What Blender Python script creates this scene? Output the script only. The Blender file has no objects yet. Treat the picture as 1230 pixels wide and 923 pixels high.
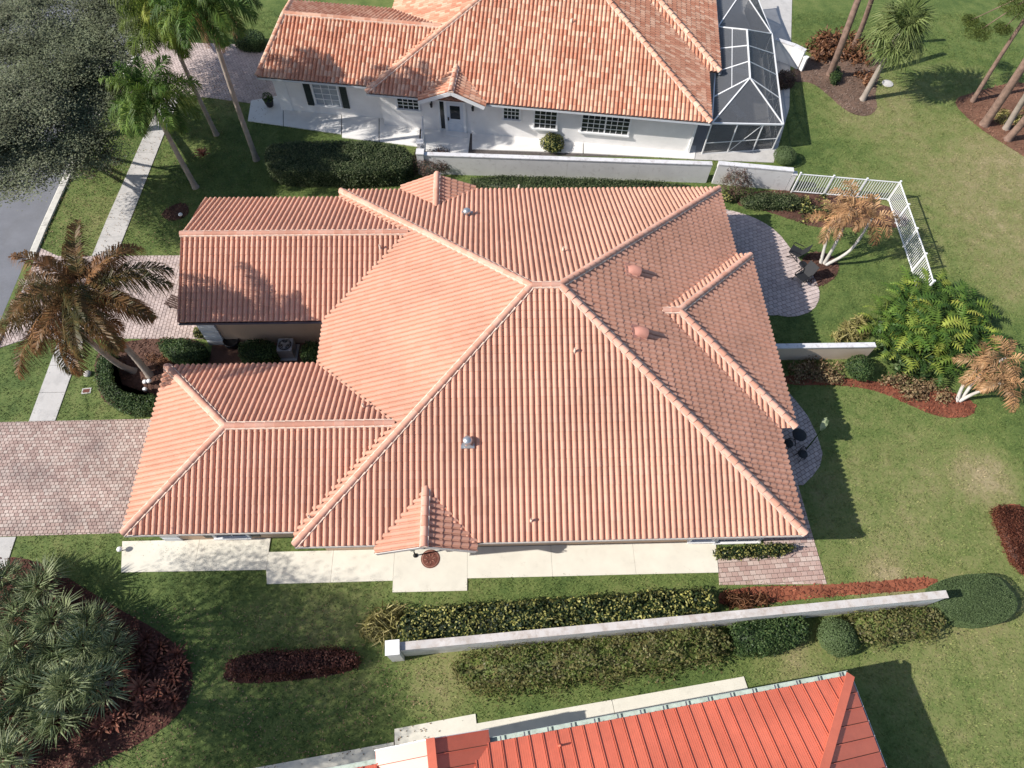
import bpy, bmesh, math, random
import numpy as np
from mathutils import Matrix, Vector
rng = np.random.default_rng(7)
random.seed(7)
SC = bpy.context.scene
COL = SC.collection

# ---------------------------------------------------------------- camera, sky, sun, exposure
cd = bpy.data.cameras.new('camera'); cam = bpy.data.objects.new('camera', cd); COL.objects.link(cam)
cd.sensor_width = 36.0; cd.lens = 811.2826 / 1230 * 36; cd.clip_start = 0.5; cd.clip_end = 2000
R_ = Vector((0.99935547, -0.02968827, 0.02018057)); U_ = Vector((0.01577481, 0.86817089, 0.49601457)); F_ = Vector((0.032246, 0.49537653, -0.86807966))
mw = Matrix.Identity(4)
for i in range(3):
    mw[i][0], mw[i][1], mw[i][2] = R_[i], U_[i], -F_[i]
mw.translation = Vector((7.9963, -8.1212, 30.0))
cam.matrix_world = mw
SC.camera = cam
SUN = Vector((3.90, 0.70, -2.9)).normalized()          # direction the light travels
W = bpy.data.worlds.new('World'); SC.world = W; W.use_nodes = True
nt = W.node_tree; sky = nt.nodes.new('ShaderNodeTexSky'); sky.sky_type = 'NISHITA'; sky.sun_disc = False
sky.sun_elevation = math.asin(-SUN.z); sky.sun_rotation = math.radians(259.8)
bg = nt.nodes['Background']; nt.links.new(sky.outputs[0], bg.inputs[0]); bg.inputs[1].default_value = 0.105
sl = bpy.data.lights.new('sun', 'SUN'); sl.energy = 4.7; sl.angle = math.radians(0.5); sl.color = (1.0, 0.95, 0.88)
so = bpy.data.objects.new('sun', sl); COL.objects.link(so); so.rotation_euler = SUN.to_track_quat('-Z', 'Y').to_euler(); so.location = (-30, -5, 40)
SC.view_settings.view_transform = 'Standard'; SC.view_settings.look = 'None'
SC.view_settings.exposure = 0.44; SC.view_settings.gamma = 1.0; SC.view_settings.use_curve_mapping = False

# ---------------------------------------------------------------- helpers
class MB:
    """collects vertices and faces for one mesh object"""
    def __init__(s): s.v = []; s.f = []; s.r = []; s.sm = []; s.n = 0
    def add(s, verts, faces, rnd=None, smooth=False):
        b = s.n; s.v.extend(tuple(map(float, q)) for q in verts); s.n = len(s.v)
        for f in faces:
            s.f.append([b + i for i in f]); s.r.append(random.random() if rnd is None else rnd); s.sm.append(smooth)
    def box(s, c, d, rz=0, rnd=None, taper=0):
        cx, cy, cz = c; hx, hy, hz = d[0]/2, d[1]/2, d[2]/2; co, si = math.cos(rz), math.sin(rz); vs = []
        for z in (-hz, hz):
            k = 1 - taper if z > 0 else 1
            for x, y in ((-hx, -hy), (hx, -hy), (hx, hy), (-hx, hy)):
                x *= k; y *= k; vs.append((cx + co*x - si*y, cy + si*x + co*y, cz + z))
        s.add(vs, [(3, 2, 1, 0), (4, 5, 6, 7), (0, 1, 5, 4), (1, 2, 6, 5), (2, 3, 7, 6), (3, 0, 4, 7)], rnd)
    def bar(s, a, b, w, h=None, rnd=None):
        a = Vector(a); b = Vector(b); h = h or w; d = (b - a).normalized()
        u = d.cross(Vector((0, 0, 1)))
        u = Vector((1, 0, 0)) if u.length < 1e-4 else u.normalized()
        n = u.cross(d)
        vs = [p + u*x*w/2 + n*y*h/2 for p in (a, b) for x, y in ((-1, -1), (1, -1), (1, 1), (-1, 1))]
        s.add(vs, [(3, 2, 1, 0), (4, 5, 6, 7), (0, 1, 5, 4), (1, 2, 6, 5), (2, 3, 7, 6), (3, 0, 4, 7)], rnd)
    def prism(s, poly, z0, z1, rnd=None, bevel=0):
        n = len(poly)
        if area2(poly) < 0: poly = poly[::-1]
        top = poly
        if bevel:
            c = np.mean(np.array(poly), 0); top = [tuple(c + (np.array(q) - c) * (1 - bevel / max(1e-3, np.linalg.norm(np.array(q) - c)))) for q in poly]
        vs = [(x, y, z0) for x, y in poly] + [(x, y, z1) for x, y in top]
        s.add(vs, [list(range(n, 2*n))] + [(i, (i+1) % n, n + (i+1) % n, n + i) for i in range(n)], rnd)
    def tube(s, pts, rad, n=8, rnd=None, cap=True):
        pts = [Vector(p) for p in pts]; vs = []; m = len(pts)
        for i, p in enumerate(pts):
            d = (pts[min(i+1, m-1)] - pts[max(i-1, 0)]).normalized()
            u = d.cross(Vector((0, 1, 0.01)))
            if u.length < 0.1: u = d.cross(Vector((1, 0, 0)))
            u.normalize(); w = d.cross(u); r = rad[i] if hasattr(rad, '__len__') else rad
            for j in range(n):
                a = 2*math.pi*j/n; vs.append(p + u*math.cos(a)*r + w*math.sin(a)*r)
        fs = [(i*n+j, i*n+(j+1) % n, (i+1)*n+(j+1) % n, (i+1)*n+j) for i in range(m-1) for j in range(n)]
        if cap: fs.append(list(range((m-1)*n, m*n))); fs.append(list(range(n))[::-1])
        s.add(vs, fs, rnd, smooth=True)
    def lathe(s, c, prof, n=16, rnd=None, smooth=True):
        vs = []; m = len(prof)
        for r, z in prof:
            for j in range(n):
                a = 2*math.pi*j/n; vs.append((c[0]+r*math.cos(a), c[1]+r*math.sin(a), c[2]+z))
        fs = [(i*n+j, i*n+(j+1) % n, (i+1)*n+(j+1) % n, (i+1)*n+j) for i in range(m-1) for j in range(n)]
        fs.append(list(range((m-1)*n, m*n))); fs.append(list(range(n))[::-1])
        s.add(vs, fs, rnd, smooth)
    def mesh(s, name, mat):
        me = bpy.data.meshes.new(name); me.from_pydata(s.v, [], s.f)
        me.materials.append(mat)
        a = me.attributes.new('rnd', 'FLOAT', 'FACE'); a.data.foreach_set('value', np.array(s.r, dtype=np.float32))
        me.polygons.foreach_set('use_smooth', np.array(s.sm, dtype=bool)); me.update()
        return me
    def obj(s, name, mat, parent=None, **k):
        return link(name, s.mesh(name, mat), parent, **k)
def area2(p): return sum(p[i][0]*p[(i+1) % len(p)][1] - p[(i+1) % len(p)][0]*p[i][1] for i in range(len(p)))
def link(name, me, parent=None, label=None, cat=None, group=None, kind=None, mat4=None):
    o = bpy.data.objects.new(name, me); COL.objects.link(o)
    if parent is not None: o.parent = parent
    if mat4 is not None: o.matrix_local = mat4
    return tag(o, label, cat, group, kind)
def tag(o, label=None, cat=None, group=None, kind=None):
    if label: o['label'] = label
    if cat: o['category'] = cat
    if group: o['group'] = group
    if kind: o['kind'] = kind
    return o
def thing(name, label, cat, loc=(0, 0, 0), rz=0, group=None):
    o = bpy.data.objects.new(name, None); COL.objects.link(o); o.location = loc; o.rotation_euler = (0, 0, rz)
    o.empty_display_size = 0.2
    return tag(o, label, cat, group)
def copy_tree(root, loc, rz, label=None, scale=1.0):
    r = root.copy(); COL.objects.link(r); r.location = loc; r.rotation_euler = (0, 0, rz); r.scale = (scale,)*3
    if label: r['label'] = label
    for ch in list(root.children):
        c = ch.copy(); COL.objects.link(c); c.parent = r
        for g in ch.children:
            d = g.copy(); COL.objects.link(d); d.parent = c
    return r
def np_mesh(name, V, Q, rnd, mat, smooth=None):
    """V (n,3), Q (m,3|4) faces as arrays"""
    me = bpy.data.meshes.new(name); n, k = Q.shape
    me.vertices.add(len(V)); me.vertices.foreach_set('co', np.ascontiguousarray(V, dtype=np.float32).ravel())
    me.loops.add(n*k); me.loops.foreach_set('vertex_index', np.ascontiguousarray(Q, dtype=np.int32).ravel())
    me.polygons.add(n); me.polygons.foreach_set('loop_start', np.arange(0, n*k, k, dtype=np.int32))
    me.materials.append(mat)
    a = me.attributes.new('rnd', 'FLOAT', 'FACE'); a.data.foreach_set('value', np.asarray(rnd, dtype=np.float32))
    if smooth is not None: me.polygons.foreach_set('use_smooth', np.asarray(smooth, dtype=bool))
    me.update(calc_edges=True); me.validate()
    return me
def in_poly(P, poly):
    x, y = P[:, 0], P[:, 1]; ins = np.zeros(len(P), bool); n = len(poly)
    for i in range(n):
        x1, y1 = poly[i]; x2, y2 = poly[(i+1) % n]
        if y1 == y2: continue
        c = ((y1 > y) != (y2 > y)) & (x < (x2-x1)*(y-y1)/(y2-y1) + x1); ins ^= c
    return ins
def edge_dist(P, poly):
    d = np.full(len(P), 1e9); n = len(poly)
    for i in range(n):
        a = np.array(poly[i]); b = np.array(poly[(i+1) % n]); ab = b - a
        t = np.clip(((P - a) @ ab) / max(ab @ ab, 1e-9), 0, 1); d = np.minimum(d, np.linalg.norm(P - a - t[:, None]*ab, axis=1))
    return d
def clip_convex(sub, clip):
    """Sutherland-Hodgman: polygon sub cut by the convex polygon clip"""
    if area2(clip) < 0: clip = clip[::-1]
    out = list(sub)
    for i in range(len(clip)):
        a = clip[i]; b = clip[(i+1) % len(clip)]; inp = out; out = []
        if not inp: return []
        def side(p): return (b[0]-a[0])*(p[1]-a[1]) - (b[1]-a[1])*(p[0]-a[0])
        for j in range(len(inp)):
            p, q = inp[j-1], inp[j]; sp, sq = side(p), side(q)
            if (sp < 0) != (sq < 0):
                t = sp/(sp-sq); out.append((p[0]+t*(q[0]-p[0]), p[1]+t*(q[1]-p[1])))
            if sq >= 0: out.append(q)
    return out
def smooth_poly(p, it=2, keep=()):
    for _ in range(it):
        q = []
        for i in range(len(p)):
            a, b = np.array(p[i]), np.array(p[(i+1) % len(p)])
            q += [tuple(a*.75+b*.25), tuple(a*.25+b*.75)]
        p = q
    return p
def xy(*pts): return [(q[0], q[1]) for q in pts]
EXCL = []                                                # plan polygons on which no grass grows

# ---------------------------------------------------------------- materials
def node(nt, typ, ins=None, **props):
    n = nt.nodes.new(typ)
    for k, v in props.items(): setattr(n, k, v)
    for k, v in (ins or {}).items():
        if isinstance(v, bpy.types.NodeSocket): nt.links.new(v, n.inputs[k])
        else: n.inputs[k].default_value = v
    return n
def ramp(nt, fac, cols, pos=None, interp='LINEAR'):
    r = nt.nodes.new('ShaderNodeValToRGB'); r.color_ramp.interpolation = interp; e = r.color_ramp.elements; n = len(cols)
    while len(e) < n: e.new(1.0)
    for i, c in enumerate(cols):
        e[i].position = pos[i] if pos else i/max(1, n-1); e[i].color = (*c, 1)
    nt.links.new(fac, r.inputs[0]); return r.outputs[0]
def new_mat(name):
    m = bpy.data.materials.new(name); m.use_nodes = True; return m, m.node_tree, m.node_tree.nodes['Principled BSDF']
def pos_noise(nt, scale, detail=4, rough=.6, obj=False):
    if obj: v = nt.nodes.new('ShaderNodeTexCoord').outputs['Object']
    else: v = nt.nodes.new('ShaderNodeNewGeometry').outputs['Position']
    return node(nt, 'ShaderNodeTexNoise', {'Vector': v, 'Scale': scale, 'Detail': detail, 'Roughness': rough}).outputs[0]
def mixrgb(nt, a, b, fac, mode='MIX'):
    n = nt.nodes.new('ShaderNodeMix'); n.data_type = 'RGBA'; n.blend_type = mode
    for i, v in ((0, fac), (6, a), (7, b)):
        if isinstance(v, bpy.types.NodeSocket): nt.links.new(v, n.inputs[i])
        else: n.inputs[i].default_value = (*v, 1) if isinstance(v, tuple) else v
    return n.outputs[2]
def math_(nt, op, a, b=0.0, clamp=False):
    n = nt.nodes.new('ShaderNodeMath'); n.operation = op; n.use_clamp = clamp
    for i, v in ((0, a), (1, b)):
        if isinstance(v, bpy.types.NodeSocket): nt.links.new(v, n.inputs[i])
        else: n.inputs[i].default_value = v
    return n.outputs[0]
def rnd_attr(nt, wa=1.0, wo=0.0, fract=False):
    a = node(nt, 'ShaderNodeAttribute', attribute_name='rnd').outputs['Fac']; o = nt.nodes.new('ShaderNodeObjectInfo').outputs['Random']
    r = math_(nt, 'ADD', math_(nt, 'MULTIPLY', a, wa), math_(nt, 'MULTIPLY', o, wo))
    return math_(nt, 'FRACT', r) if fract else r
def mat_plain(name, col, rough=.6, var=.15, scale=3.0, bump=0.0, bscale=40, metal=0, stain=None, spec=.5):
    m, nt, p = new_mat(name)
    n1 = pos_noise(nt, scale, 6); c0 = tuple(x*(1-var) for x in col); c1 = tuple(min(1, x*(1+var)) for x in col)
    c = ramp(nt, n1, [c0, c1], [.3, .7])
    if stain:
        sc, scol, lo, hi = stain
        c = mixrgb(nt, c, scol, math_(nt, 'MULTIPLY', ramp(nt, pos_noise(nt, sc, 8, .7), [(0,)*3, (1,)*3], [lo, hi]), .8))
    nt.links.new(c, p.inputs['Base Color']); p.inputs['Roughness'].default_value = rough; p.inputs['Metallic'].default_value = metal
    p.inputs['Specular IOR Level'].default_value = spec
    if bump:
        b = node(nt, 'ShaderNodeBump', {'Height': pos_noise(nt, bscale, 5), 'Strength': bump, 'Distance': .02}); nt.links.new(b.outputs[0], p.inputs['Normal'])
    return m
def mat_pieces(name, cols, rough=.8, fine=.12, fscale=25, big=.1, bigscale=.5, bump=.15, interp='LINEAR', pos=None, dirt=None):
    """every piece takes its own tone from the face attribute; grain and broad wear over it"""
    m, nt, p = new_mat(name)
    c = ramp(nt, rnd_attr(nt, 1, 1, True), cols, pos, interp)
    nf = pos_noise(nt, fscale, 5); nb = pos_noise(nt, bigscale, 4)
    f = ramp(nt, nf, [(1-fine,)*3, (1+fine,)*3], [.3, .7]); c = mixrgb(nt, c, f, 1.0, 'MULTIPLY')
    b = ramp(nt, nb, [(1-big,)*3, (1+big,)*3], [.35, .65]); c = mixrgb(nt, c, b, 1.0, 'MULTIPLY')
    if dirt:
        sc, dcol, lo, hi, amt = dirt
        c = mixrgb(nt, c, dcol, math_(nt, 'MULTIPLY', ramp(nt, pos_noise(nt, sc, 8, .65), [(0,)*3, (1,)*3], [lo, hi]), amt))
    nt.links.new(c, p.inputs['Base Color']); p.inputs['Roughness'].default_value = rough; p.inputs['Specular IOR Level'].default_value = .3
    if bump:
        bn = node(nt, 'ShaderNodeBump', {'Height': nf, 'Strength': bump, 'Distance': .01}); nt.links.new(bn.outputs[0], p.inputs['Normal'])
    return m
def mat_leaf(name, cols, pos=None, rough=.5, trans=.25, wo=.35, patch=.25, pscale=1.2, mix=0.0, spec=.22):
    m, nt, p = new_mat(name)
    f0 = rnd_attr(nt, 1-wo, wo)
    if mix:
        nn = node(nt, 'ShaderNodeMapRange', {0: pos_noise(nt, 1.7, 3, .6), 1: .3, 2: .7}).outputs[0]; f0 = math_(nt, 'ADD', math_(nt, 'MULTIPLY', f0, 1-mix), math_(nt, 'MULTIPLY', nn, mix))
    c = ramp(nt, f0, cols, pos)
    nb = pos_noise(nt, pscale, 3); b = ramp(nt, nb, [(1-patch,)*3, (1+patch,)*3], [.35, .65]); c = mixrgb(nt, c, b, 1.0, 'MULTIPLY')
    nt.links.new(c, p.inputs['Base Color']); p.inputs['Roughness'].default_value = rough; p.inputs['Specular IOR Level'].default_value = spec
    if trans:
        t = nt.nodes.new('ShaderNodeBsdfTranslucent'); nt.links.new(c, t.inputs[0])
        mx = node(nt, 'ShaderNodeMixShader', {0: trans, 1: p.outputs[0], 2: t.outputs[0]})
        nt.links.new(mx.outputs[0], nt.nodes['Material Output'].inputs[0])
    return m
def mat_grass(name):
    m, nt, p = new_mat(name)
    pos = nt.nodes.new('ShaderNodeNewGeometry').outputs['Position']
    def blob(cx, cy, r0, r1):
        d = node(nt, 'ShaderNodeVectorMath', {0: pos, 1: (cx, cy, 0)}, operation='DISTANCE').outputs['Value']
        return node(nt, 'ShaderNodeMapRange', {0: d, 1: r0, 2: r1, 3: 1.0, 4: 0.0}).outputs[0]
    n_big = pos_noise(nt, .22, 4, .6); n_mid = pos_noise(nt, 1.3, 5, .65); n_fine = pos_noise(nt, 9, 3, .7)
    dry = math_(nt, 'MULTIPLY', blob(41, 22, 3, 13), .52)
    for q in ((31.8, 3.6, 0.3, 2.2, .5), (34, 33, 1, 7, .35), (28, 3, 1, 9, .24), (28, -5, 1, 11, .26), (1, -3.2, .5, 5, .22), (6, -4.6, .4, 2.6, .38), (20.5, -4.4, .3, 2.2, .4), (-15, 20, .5, 4, .3), (-9, 31, .3, 2, .3), (22, -1.0, .2, 1.3, .35), (25.5, -1.2, .3, 1.5, .35)):
        dry = math_(nt, 'ADD', dry, math_(nt, 'MULTIPLY', blob(*q[:4]), q[4]))
    f = math_(nt, 'ADD', dry, math_(nt, 'MULTIPLY', math_(nt, 'SUBTRACT', n_big, .5), .8))
    f = math_(nt, 'ADD', f, math_(nt, 'MULTIPLY', math_(nt, 'SUBTRACT', n_mid, .5), .9))
    f = math_(nt, 'ADD', f, math_(nt, 'MULTIPLY', math_(nt, 'SUBTRACT', n_fine, .5), .85))
    f = math_(nt, 'ADD', f, .19, True)
    c = ramp(nt, f, [(.068, .108, .028), (.118, .160, .044), (.178, .196, .068), (.24, .22, .10), (.33, .27, .155)], [0, .25, .5, .75, 1])
    r = rnd_attr(nt, 1, 0); b = ramp(nt, r, [(.78,)*3, (1.3,)*3]); c = mixrgb(nt, c, b, 1.0, 'MULTIPLY')
    nt.links.new(c, p.inputs['Base Color']); p.inputs['Roughness'].default_value = .75; p.inputs['Specular IOR Level'].default_value = .2
    bn = node(nt, 'ShaderNodeBump', {'Height': pos_noise(nt, 28, 3, .7), 'Strength': .6, 'Distance': .04}); nt.links.new(bn.outputs[0], p.inputs['Normal'])
    return m
M = {}
M['grass'] = mat_grass('grass')
M['tile'] = mat_pieces('clay_tile', [(.595, .308, .212), (.613, .323, .225), (.63, .338, .242)], .75, .07, 30, .10, .35, .12, dirt=(.7, (.535, .24, .16), .54, .8, .45))
M['tile_blend'] = mat_pieces('blended_tile', [(.51, .215, .13), (.56, .255, .16), (.60, .30, .195), (.67, .385, .26), (.71, .44, .31)], .75, .08, 30, .08, .4, .12, 'LINEAR', [0, .25, .5, .72, 1])
M['cap'] = mat_pieces('ridge_tile', [(.57, .275, .19), (.62, .325, .235), (.66, .375, .28)], .75, .08, 30, .08, .5, .12)
M['cap_blend'] = mat_pieces('ridge_tile_blend', [(.54, .24, .155), (.64, .35, .24), (.72, .45, .32)], .75, .1, 30, .1, .5, .12)
M['mortar'] = mat_plain('mortar', (.68, .53, .43), .9, .2, 6)
M['deck'] = mat_plain('roof_felt', (.16, .075, .05), .95, .2, 4)
M['tanwall'] = mat_plain('tan_stucco', (.56, .40, .28), .9, .06, 1.5, .2, 60)
M['whitewall'] = mat_plain('white_stucco', (.80, .78, .76), .85, .06, 1.2, .25, 60, stain=(1.3, (.62, .585, .55), .58, .85))
M['white'] = mat_plain('white_paint', (.80, .80, .80), .45, .04, 3)
M['greytrim'] = mat_plain('grey_white_trim', (.60, .63, .66), .5, .06, 3)
M['acmetal'] = mat_plain('grey_cabinet', (.34, .35, .36), .5, .1, 5)
M['gutter'] = mat_plain('gutter_metal', (.62, .58, .55), .4, .15, 4)
M['eaveshade_bracket'] = mat_plain('eave_shade_and_bracket', (.10, .10, .13), .5, .2, 4)
M['glass'] = mat_plain('window_glass', (.025, .03, .033), .08, .2, 1.5)
M['blind'] = mat_plain('blind_behind_glass', (.33, .36, .39), .15, .1, 2)
M['shutter'] = mat_plain('dark_green_shutter', (.02, .03, .027), .5, .15, 8)
M['doorpaint'] = mat_plain('door_paint', (.66, .70, .75), .4, .03, 3)
M['path'] = mat_plain('cream_concrete', (.70, .66, .56), .85, .07, 1.2, .15, 70, stain=(2.2, (.50, .46, .38), .58, .8))
M['walk'] = mat_plain('grey_concrete', (.50, .48, .46), .85, .08, 1.0, .15, 70, stain=(1.5, (.34, .33, .32), .5, .75))
M['whitewalk'] = mat_plain('white_concrete', (.76, .74, .71), .85, .05, 1.0, .12, 70, stain=(1.2, (.60, .57, .53), .55, .8))
M['curb'] = mat_plain('curb_concrete', (.56, .54, .50), .9, .12, 2.0, .2, 60, stain=(3, (.25, .24, .22), .52, .75))
M['asphalt'] = mat_plain('asphalt', (.17, .176, .20), .9, .12, .7, .35, 90, stain=(.5, (.13, .132, .14), .5, .75))
M['paver'] = mat_pieces('drive_paver', [(.36, .25, .22), (.43, .315, .275), (.485, .375, .33), (.52, .43, .38)], .85, .12, 25, .15, .5, .2, dirt=(.38, (.20, .155, .15), .49, .68, .6))
M['paver_pale'] = mat_pieces('patio_paver', [(.42, .34, .32), (.50, .41, .38), (.56, .46, .43)], .85, .12, 25, .08, .5, .2)
M['paver_brick'] = mat_pieces('brick_paver', [(.38, .25, .215), (.46, .33, .285), (.54, .43, .375), (.42, .28, .24)], .85, .12, 25, .08, .5, .2)
M['joint'] = mat_plain('joint_sand', (.10, .085, .08), .95, .3, 6)
M['gardenwall'] = mat_plain('garden_wall_paint', (.66, .64, .63), .85, .07, .8, .2, 50, stain=(2.5, (.38, .35, .33), .55, .75))
M['gardencap'] = mat_plain('garden_wall_top', (.66, .65, .66), .85, .1, 1.0, .2, 50, stain=(3.2, (.34, .29, .28), .50, .72))
M['oldcap'] = mat_plain('weathered_wall_top', (.60, .56, .53), .9, .16, 1.3, .25, 50, stain=(2.6, (.32, .25, .20), .43, .68))
M['oldwall'] = mat_plain('weathered_wall_paint', (.84, .82, .79), .85, .08, .8, .2, 50, stain=(1.8, (.50, .46, .42), .48, .74))
M['tangarden'] = mat_plain('tan_garden_wall', (.62, .50, .38), .85, .06, .8, .2, 50)
M['mulch'] = mat_pieces('red_mulch', [(.13, .035, .02), (.21, .062, .033), (.29, .10, .055), (.09, .03, .02)], .95, .3, 30, .2, 1.0, .5)
M['mulchdark'] = mat_pieces('brown_mulch', [(.075, .035, .025), (.12, .06, .042), (.16, .09, .065), (.05, .025, .02)], .95, .3, 30, .2, 1.0, .5)
M['mulchwine'] = mat_pieces('wine_mulch', [(.06, .022, .015), (.095, .036, .026), (.135, .055, .04), (.04, .015, .012)], .95, .3, 30, .2, 1.0, .5)
M['mulchold'] = mat_pieces('old_grey_mulch', [(.12, .078, .058), (.17, .115, .088), (.22, .16, .125), (.14, .085, .06)], .95, .3, 30, .2, 1.0, .5)
M['mulchpine'] = mat_pieces('pine_straw', [(.14, .06, .04), (.20, .095, .062), (.25, .135, .09), (.16, .08, .05)], .95, .3, 30, .2, 1.0, .5)
M['redmetal'] = mat_pieces('red_roof_metal', [(.63, .155, .09), (.66, .17, .10), (.61, .15, .09)], .40, .04, 6, .10, .5, .02, dirt=(1.1, (.47, .13, .085), .5, .8, .4))
M['redmetal'].node_tree.nodes['Principled BSDF'].inputs['Specular IOR Level'].default_value = .5
M['greengutter'] = mat_plain('pale_green_gutter', (.50, .58, .52), .5, .15, 3, stain=(5, (.25, .27, .20), .5, .75))
M['black'] = mat_plain('black_metal', (.012, .012, .014), .45, .2, 6)
M['darksling'] = mat_plain('black_sling', (.018, .019, .022), .7, .2, 9)
M['steel'] = mat_plain('galvanised_metal', (.50, .52, .54), .35, .12, 5, metal=.7)
M['rooffume'] = mat_plain('painted_roof_vent', (.52, .24, .18), .7, .08, 3)
M['bark'] = mat_plain('grey_bark', (.24, .21, .18), .9, .3, 3, .6, 25)
M['palmbark'] = mat_plain('palm_trunk', (.30, .255, .215), .85, .2, 2.5, .5, 18)
M['palebark'] = mat_plain('pale_stem', (.50, .47, .43), .8, .15, 3, .3, 18)
M['pinebark'] = mat_plain('pine_bark', (.20, .13, .10), .95, .35, 4, .8, 14)
M['oakleaf'] = mat_leaf('oak_leaf', [(.13, .15, .085), (.165, .185, .11), (.195, .205, .135), (.24, .235, .17)], trans=.2, patch=.4, rough=.9, spec=.05)
M['litter'] = mat_pieces('dry_leaf_litter', [(.16, .10, .055), (.24, .16, .09), (.30, .22, .13), (.10, .06, .035)], .9, .2, 20, .1, 1, 0)
M['hedge'] = mat_leaf('hedge_leaf', [(.025, .042, .016), (.055, .08, .030), (.095, .12, .05), (.15, .165, .085)], wo=0)
M['hedgedark'] = mat_leaf('dark_hedge_leaf', [(.02, .042, .014), (.04, .075, .024), (.07, .115, .038), (.11, .15, .05)], wo=0)
M['clipped'] = mat_leaf('clipped_leaf', [(.085, .125, .05), (.105, .15, .06), (.125, .175, .075)], wo=0, patch=.12)
M['variegated'] = mat_leaf('variegated_leaf', [(.014, .026, .011), (.03, .05, .018), (.09, .11, .03), (.36, .34, .10), (.46, .44, .16)], [0, .42, .62, .82, 1], wo=0, patch=.35)
M['mixed'] = mat_leaf('mixed_hedge_leaf', [(.06, .085, .022), (.13, .165, .042), (.11, .145, .038), (.18, .15, .06), (.13, .15, .05), (.15, .125, .07), (.25, .26, .08)], wo=0, patch=.35, pscale=1.6, mix=.6)
M['twig'] = mat_leaf('purple_twig_leaf', [(.05, .026, .022), (.10, .055, .045), (.16, .10, .08), (.08, .085, .04)], wo=0)
M['redleaf'] = mat_leaf('dark_red_leaf', [(.04, .016, .013), (.085, .030, .022), (.14, .05, .036), (.20, .08, .055)], wo=0)
M['brownhedge'] = mat_leaf('rust_brown_leaf', [(.06, .018, .010), (.105, .032, .018), (.16, .055, .03), (.20, .08, .045)], wo=0)
M['ti'] = mat_leaf('ti_leaf', [(.14, .035, .028), (.26, .08, .055), (.38, .16, .10), (.50, .28, .18)], wo=.4)
M['beige'] = mat_leaf('pale_croton_leaf', [(.10, .055, .03), (.22, .14, .075), (.38, .27, .15), (.10, .11, .04)], wo=0)
M['copper'] = mat_leaf('copper_croton_leaf', [(.07, .03, .016), (.16, .07, .035), (.27, .135, .07), (.36, .22, .12)], wo=.3)
M['yellowspike'] = mat_leaf('yellow_strap_leaf', [(.12, .12, .03), (.28, .25, .08), (.42, .37, .16), (.20, .14, .06)], wo=.4)
M['philo'] = mat_leaf('philodendron_leaf', [(.028, .065, .014), (.06, .12, .022), (.12, .19, .032), (.30, .34, .06), (.40, .30, .08)], [0, .35, .6, .84, 1], rough=.5, wo=.7, patch=.3)
M['cocoleaf'] = mat_leaf('coconut_frond', [(.03, .038, .012), (.065, .062, .018), (.14, .075, .026), (.23, .105, .04), (.30, .15, .065)], wo=.6, patch=.4, trans=.2, mix=.35)
M['royalleaf'] = mat_leaf('royal_palm_frond', [(.028, .062, .012), (.06, .12, .02), (.12, .19, .035), (.25, .29, .06)], wo=.5, trans=.3, patch=.4)
M['royalgold'] = mat_leaf('yellowing_palm_frond', [(.05, .085, .014), (.12, .17, .024), (.22, .26, .04), (.36, .34, .08)], wo=.5, trans=.35, patch=.4)
M['deadleaf'] = mat_leaf('dead_frond', [(.16, .08, .036), (.28, .15, .07), (.40, .24, .12), (.52, .36, .20)], wo=.5, trans=.15, patch=.4)
M['sabal'] = mat_leaf('sabal_fan', [(.05, .075, .022), (.10, .14, .04), (.18, .22, .075), (.27, .30, .12)], wo=.5)
M['palmetto'] = mat_leaf('palmetto_fan', [(.10, .135, .055), (.19, .235, .105), (.30, .345, .18), (.42, .45, .28)], wo=.4, rough=.5)
M['pine'] = mat_leaf('pine_needles', [(.05, .08, .018), (.10, .14, .03), (.17, .20, .05)], wo=.3)
def mat_screen():
    m, nt, p = new_mat('insect_screen'); p.inputs['Base Color'].default_value = (.13, .135, .145, 1); p.inputs['Roughness'].default_value = .6
    n = pos_noise(nt, 2.0, 3)
    t = nt.nodes.new('ShaderNodeBsdfTransparent'); f = math_(nt, 'ADD', math_(nt, 'MULTIPLY', n, .12), .42)
    mx = node(nt, 'ShaderNodeMixShader', {0: f, 1: t.outputs[0], 2: p.outputs[0]}); nt.links.new(mx.outputs[0], nt.nodes['Material Output'].inputs[0]); return m
M['screen'] = mat_screen()
M['beige_green'] = mat_leaf('pale_green_leaf', [(.22, .28, .12), (.34, .40, .20), (.45, .50, .30)], wo=0)
M['mat_brown'] = mat_plain('brown_coir', (.15, .05, .035), .95, .2, 8, .4, 80)
M['mat_pale'] = mat_plain('worn_coir', (.30, .15, .11), .95, .2, 8, .3, 80)
M['lantern_glass'] = mat_plain('lantern_glass', (.20, .27, .22), .15, .2, 12)
M['bench'] = mat_plain('dark_wood', (.06, .03, .022), .7, .3, 12)
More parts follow.
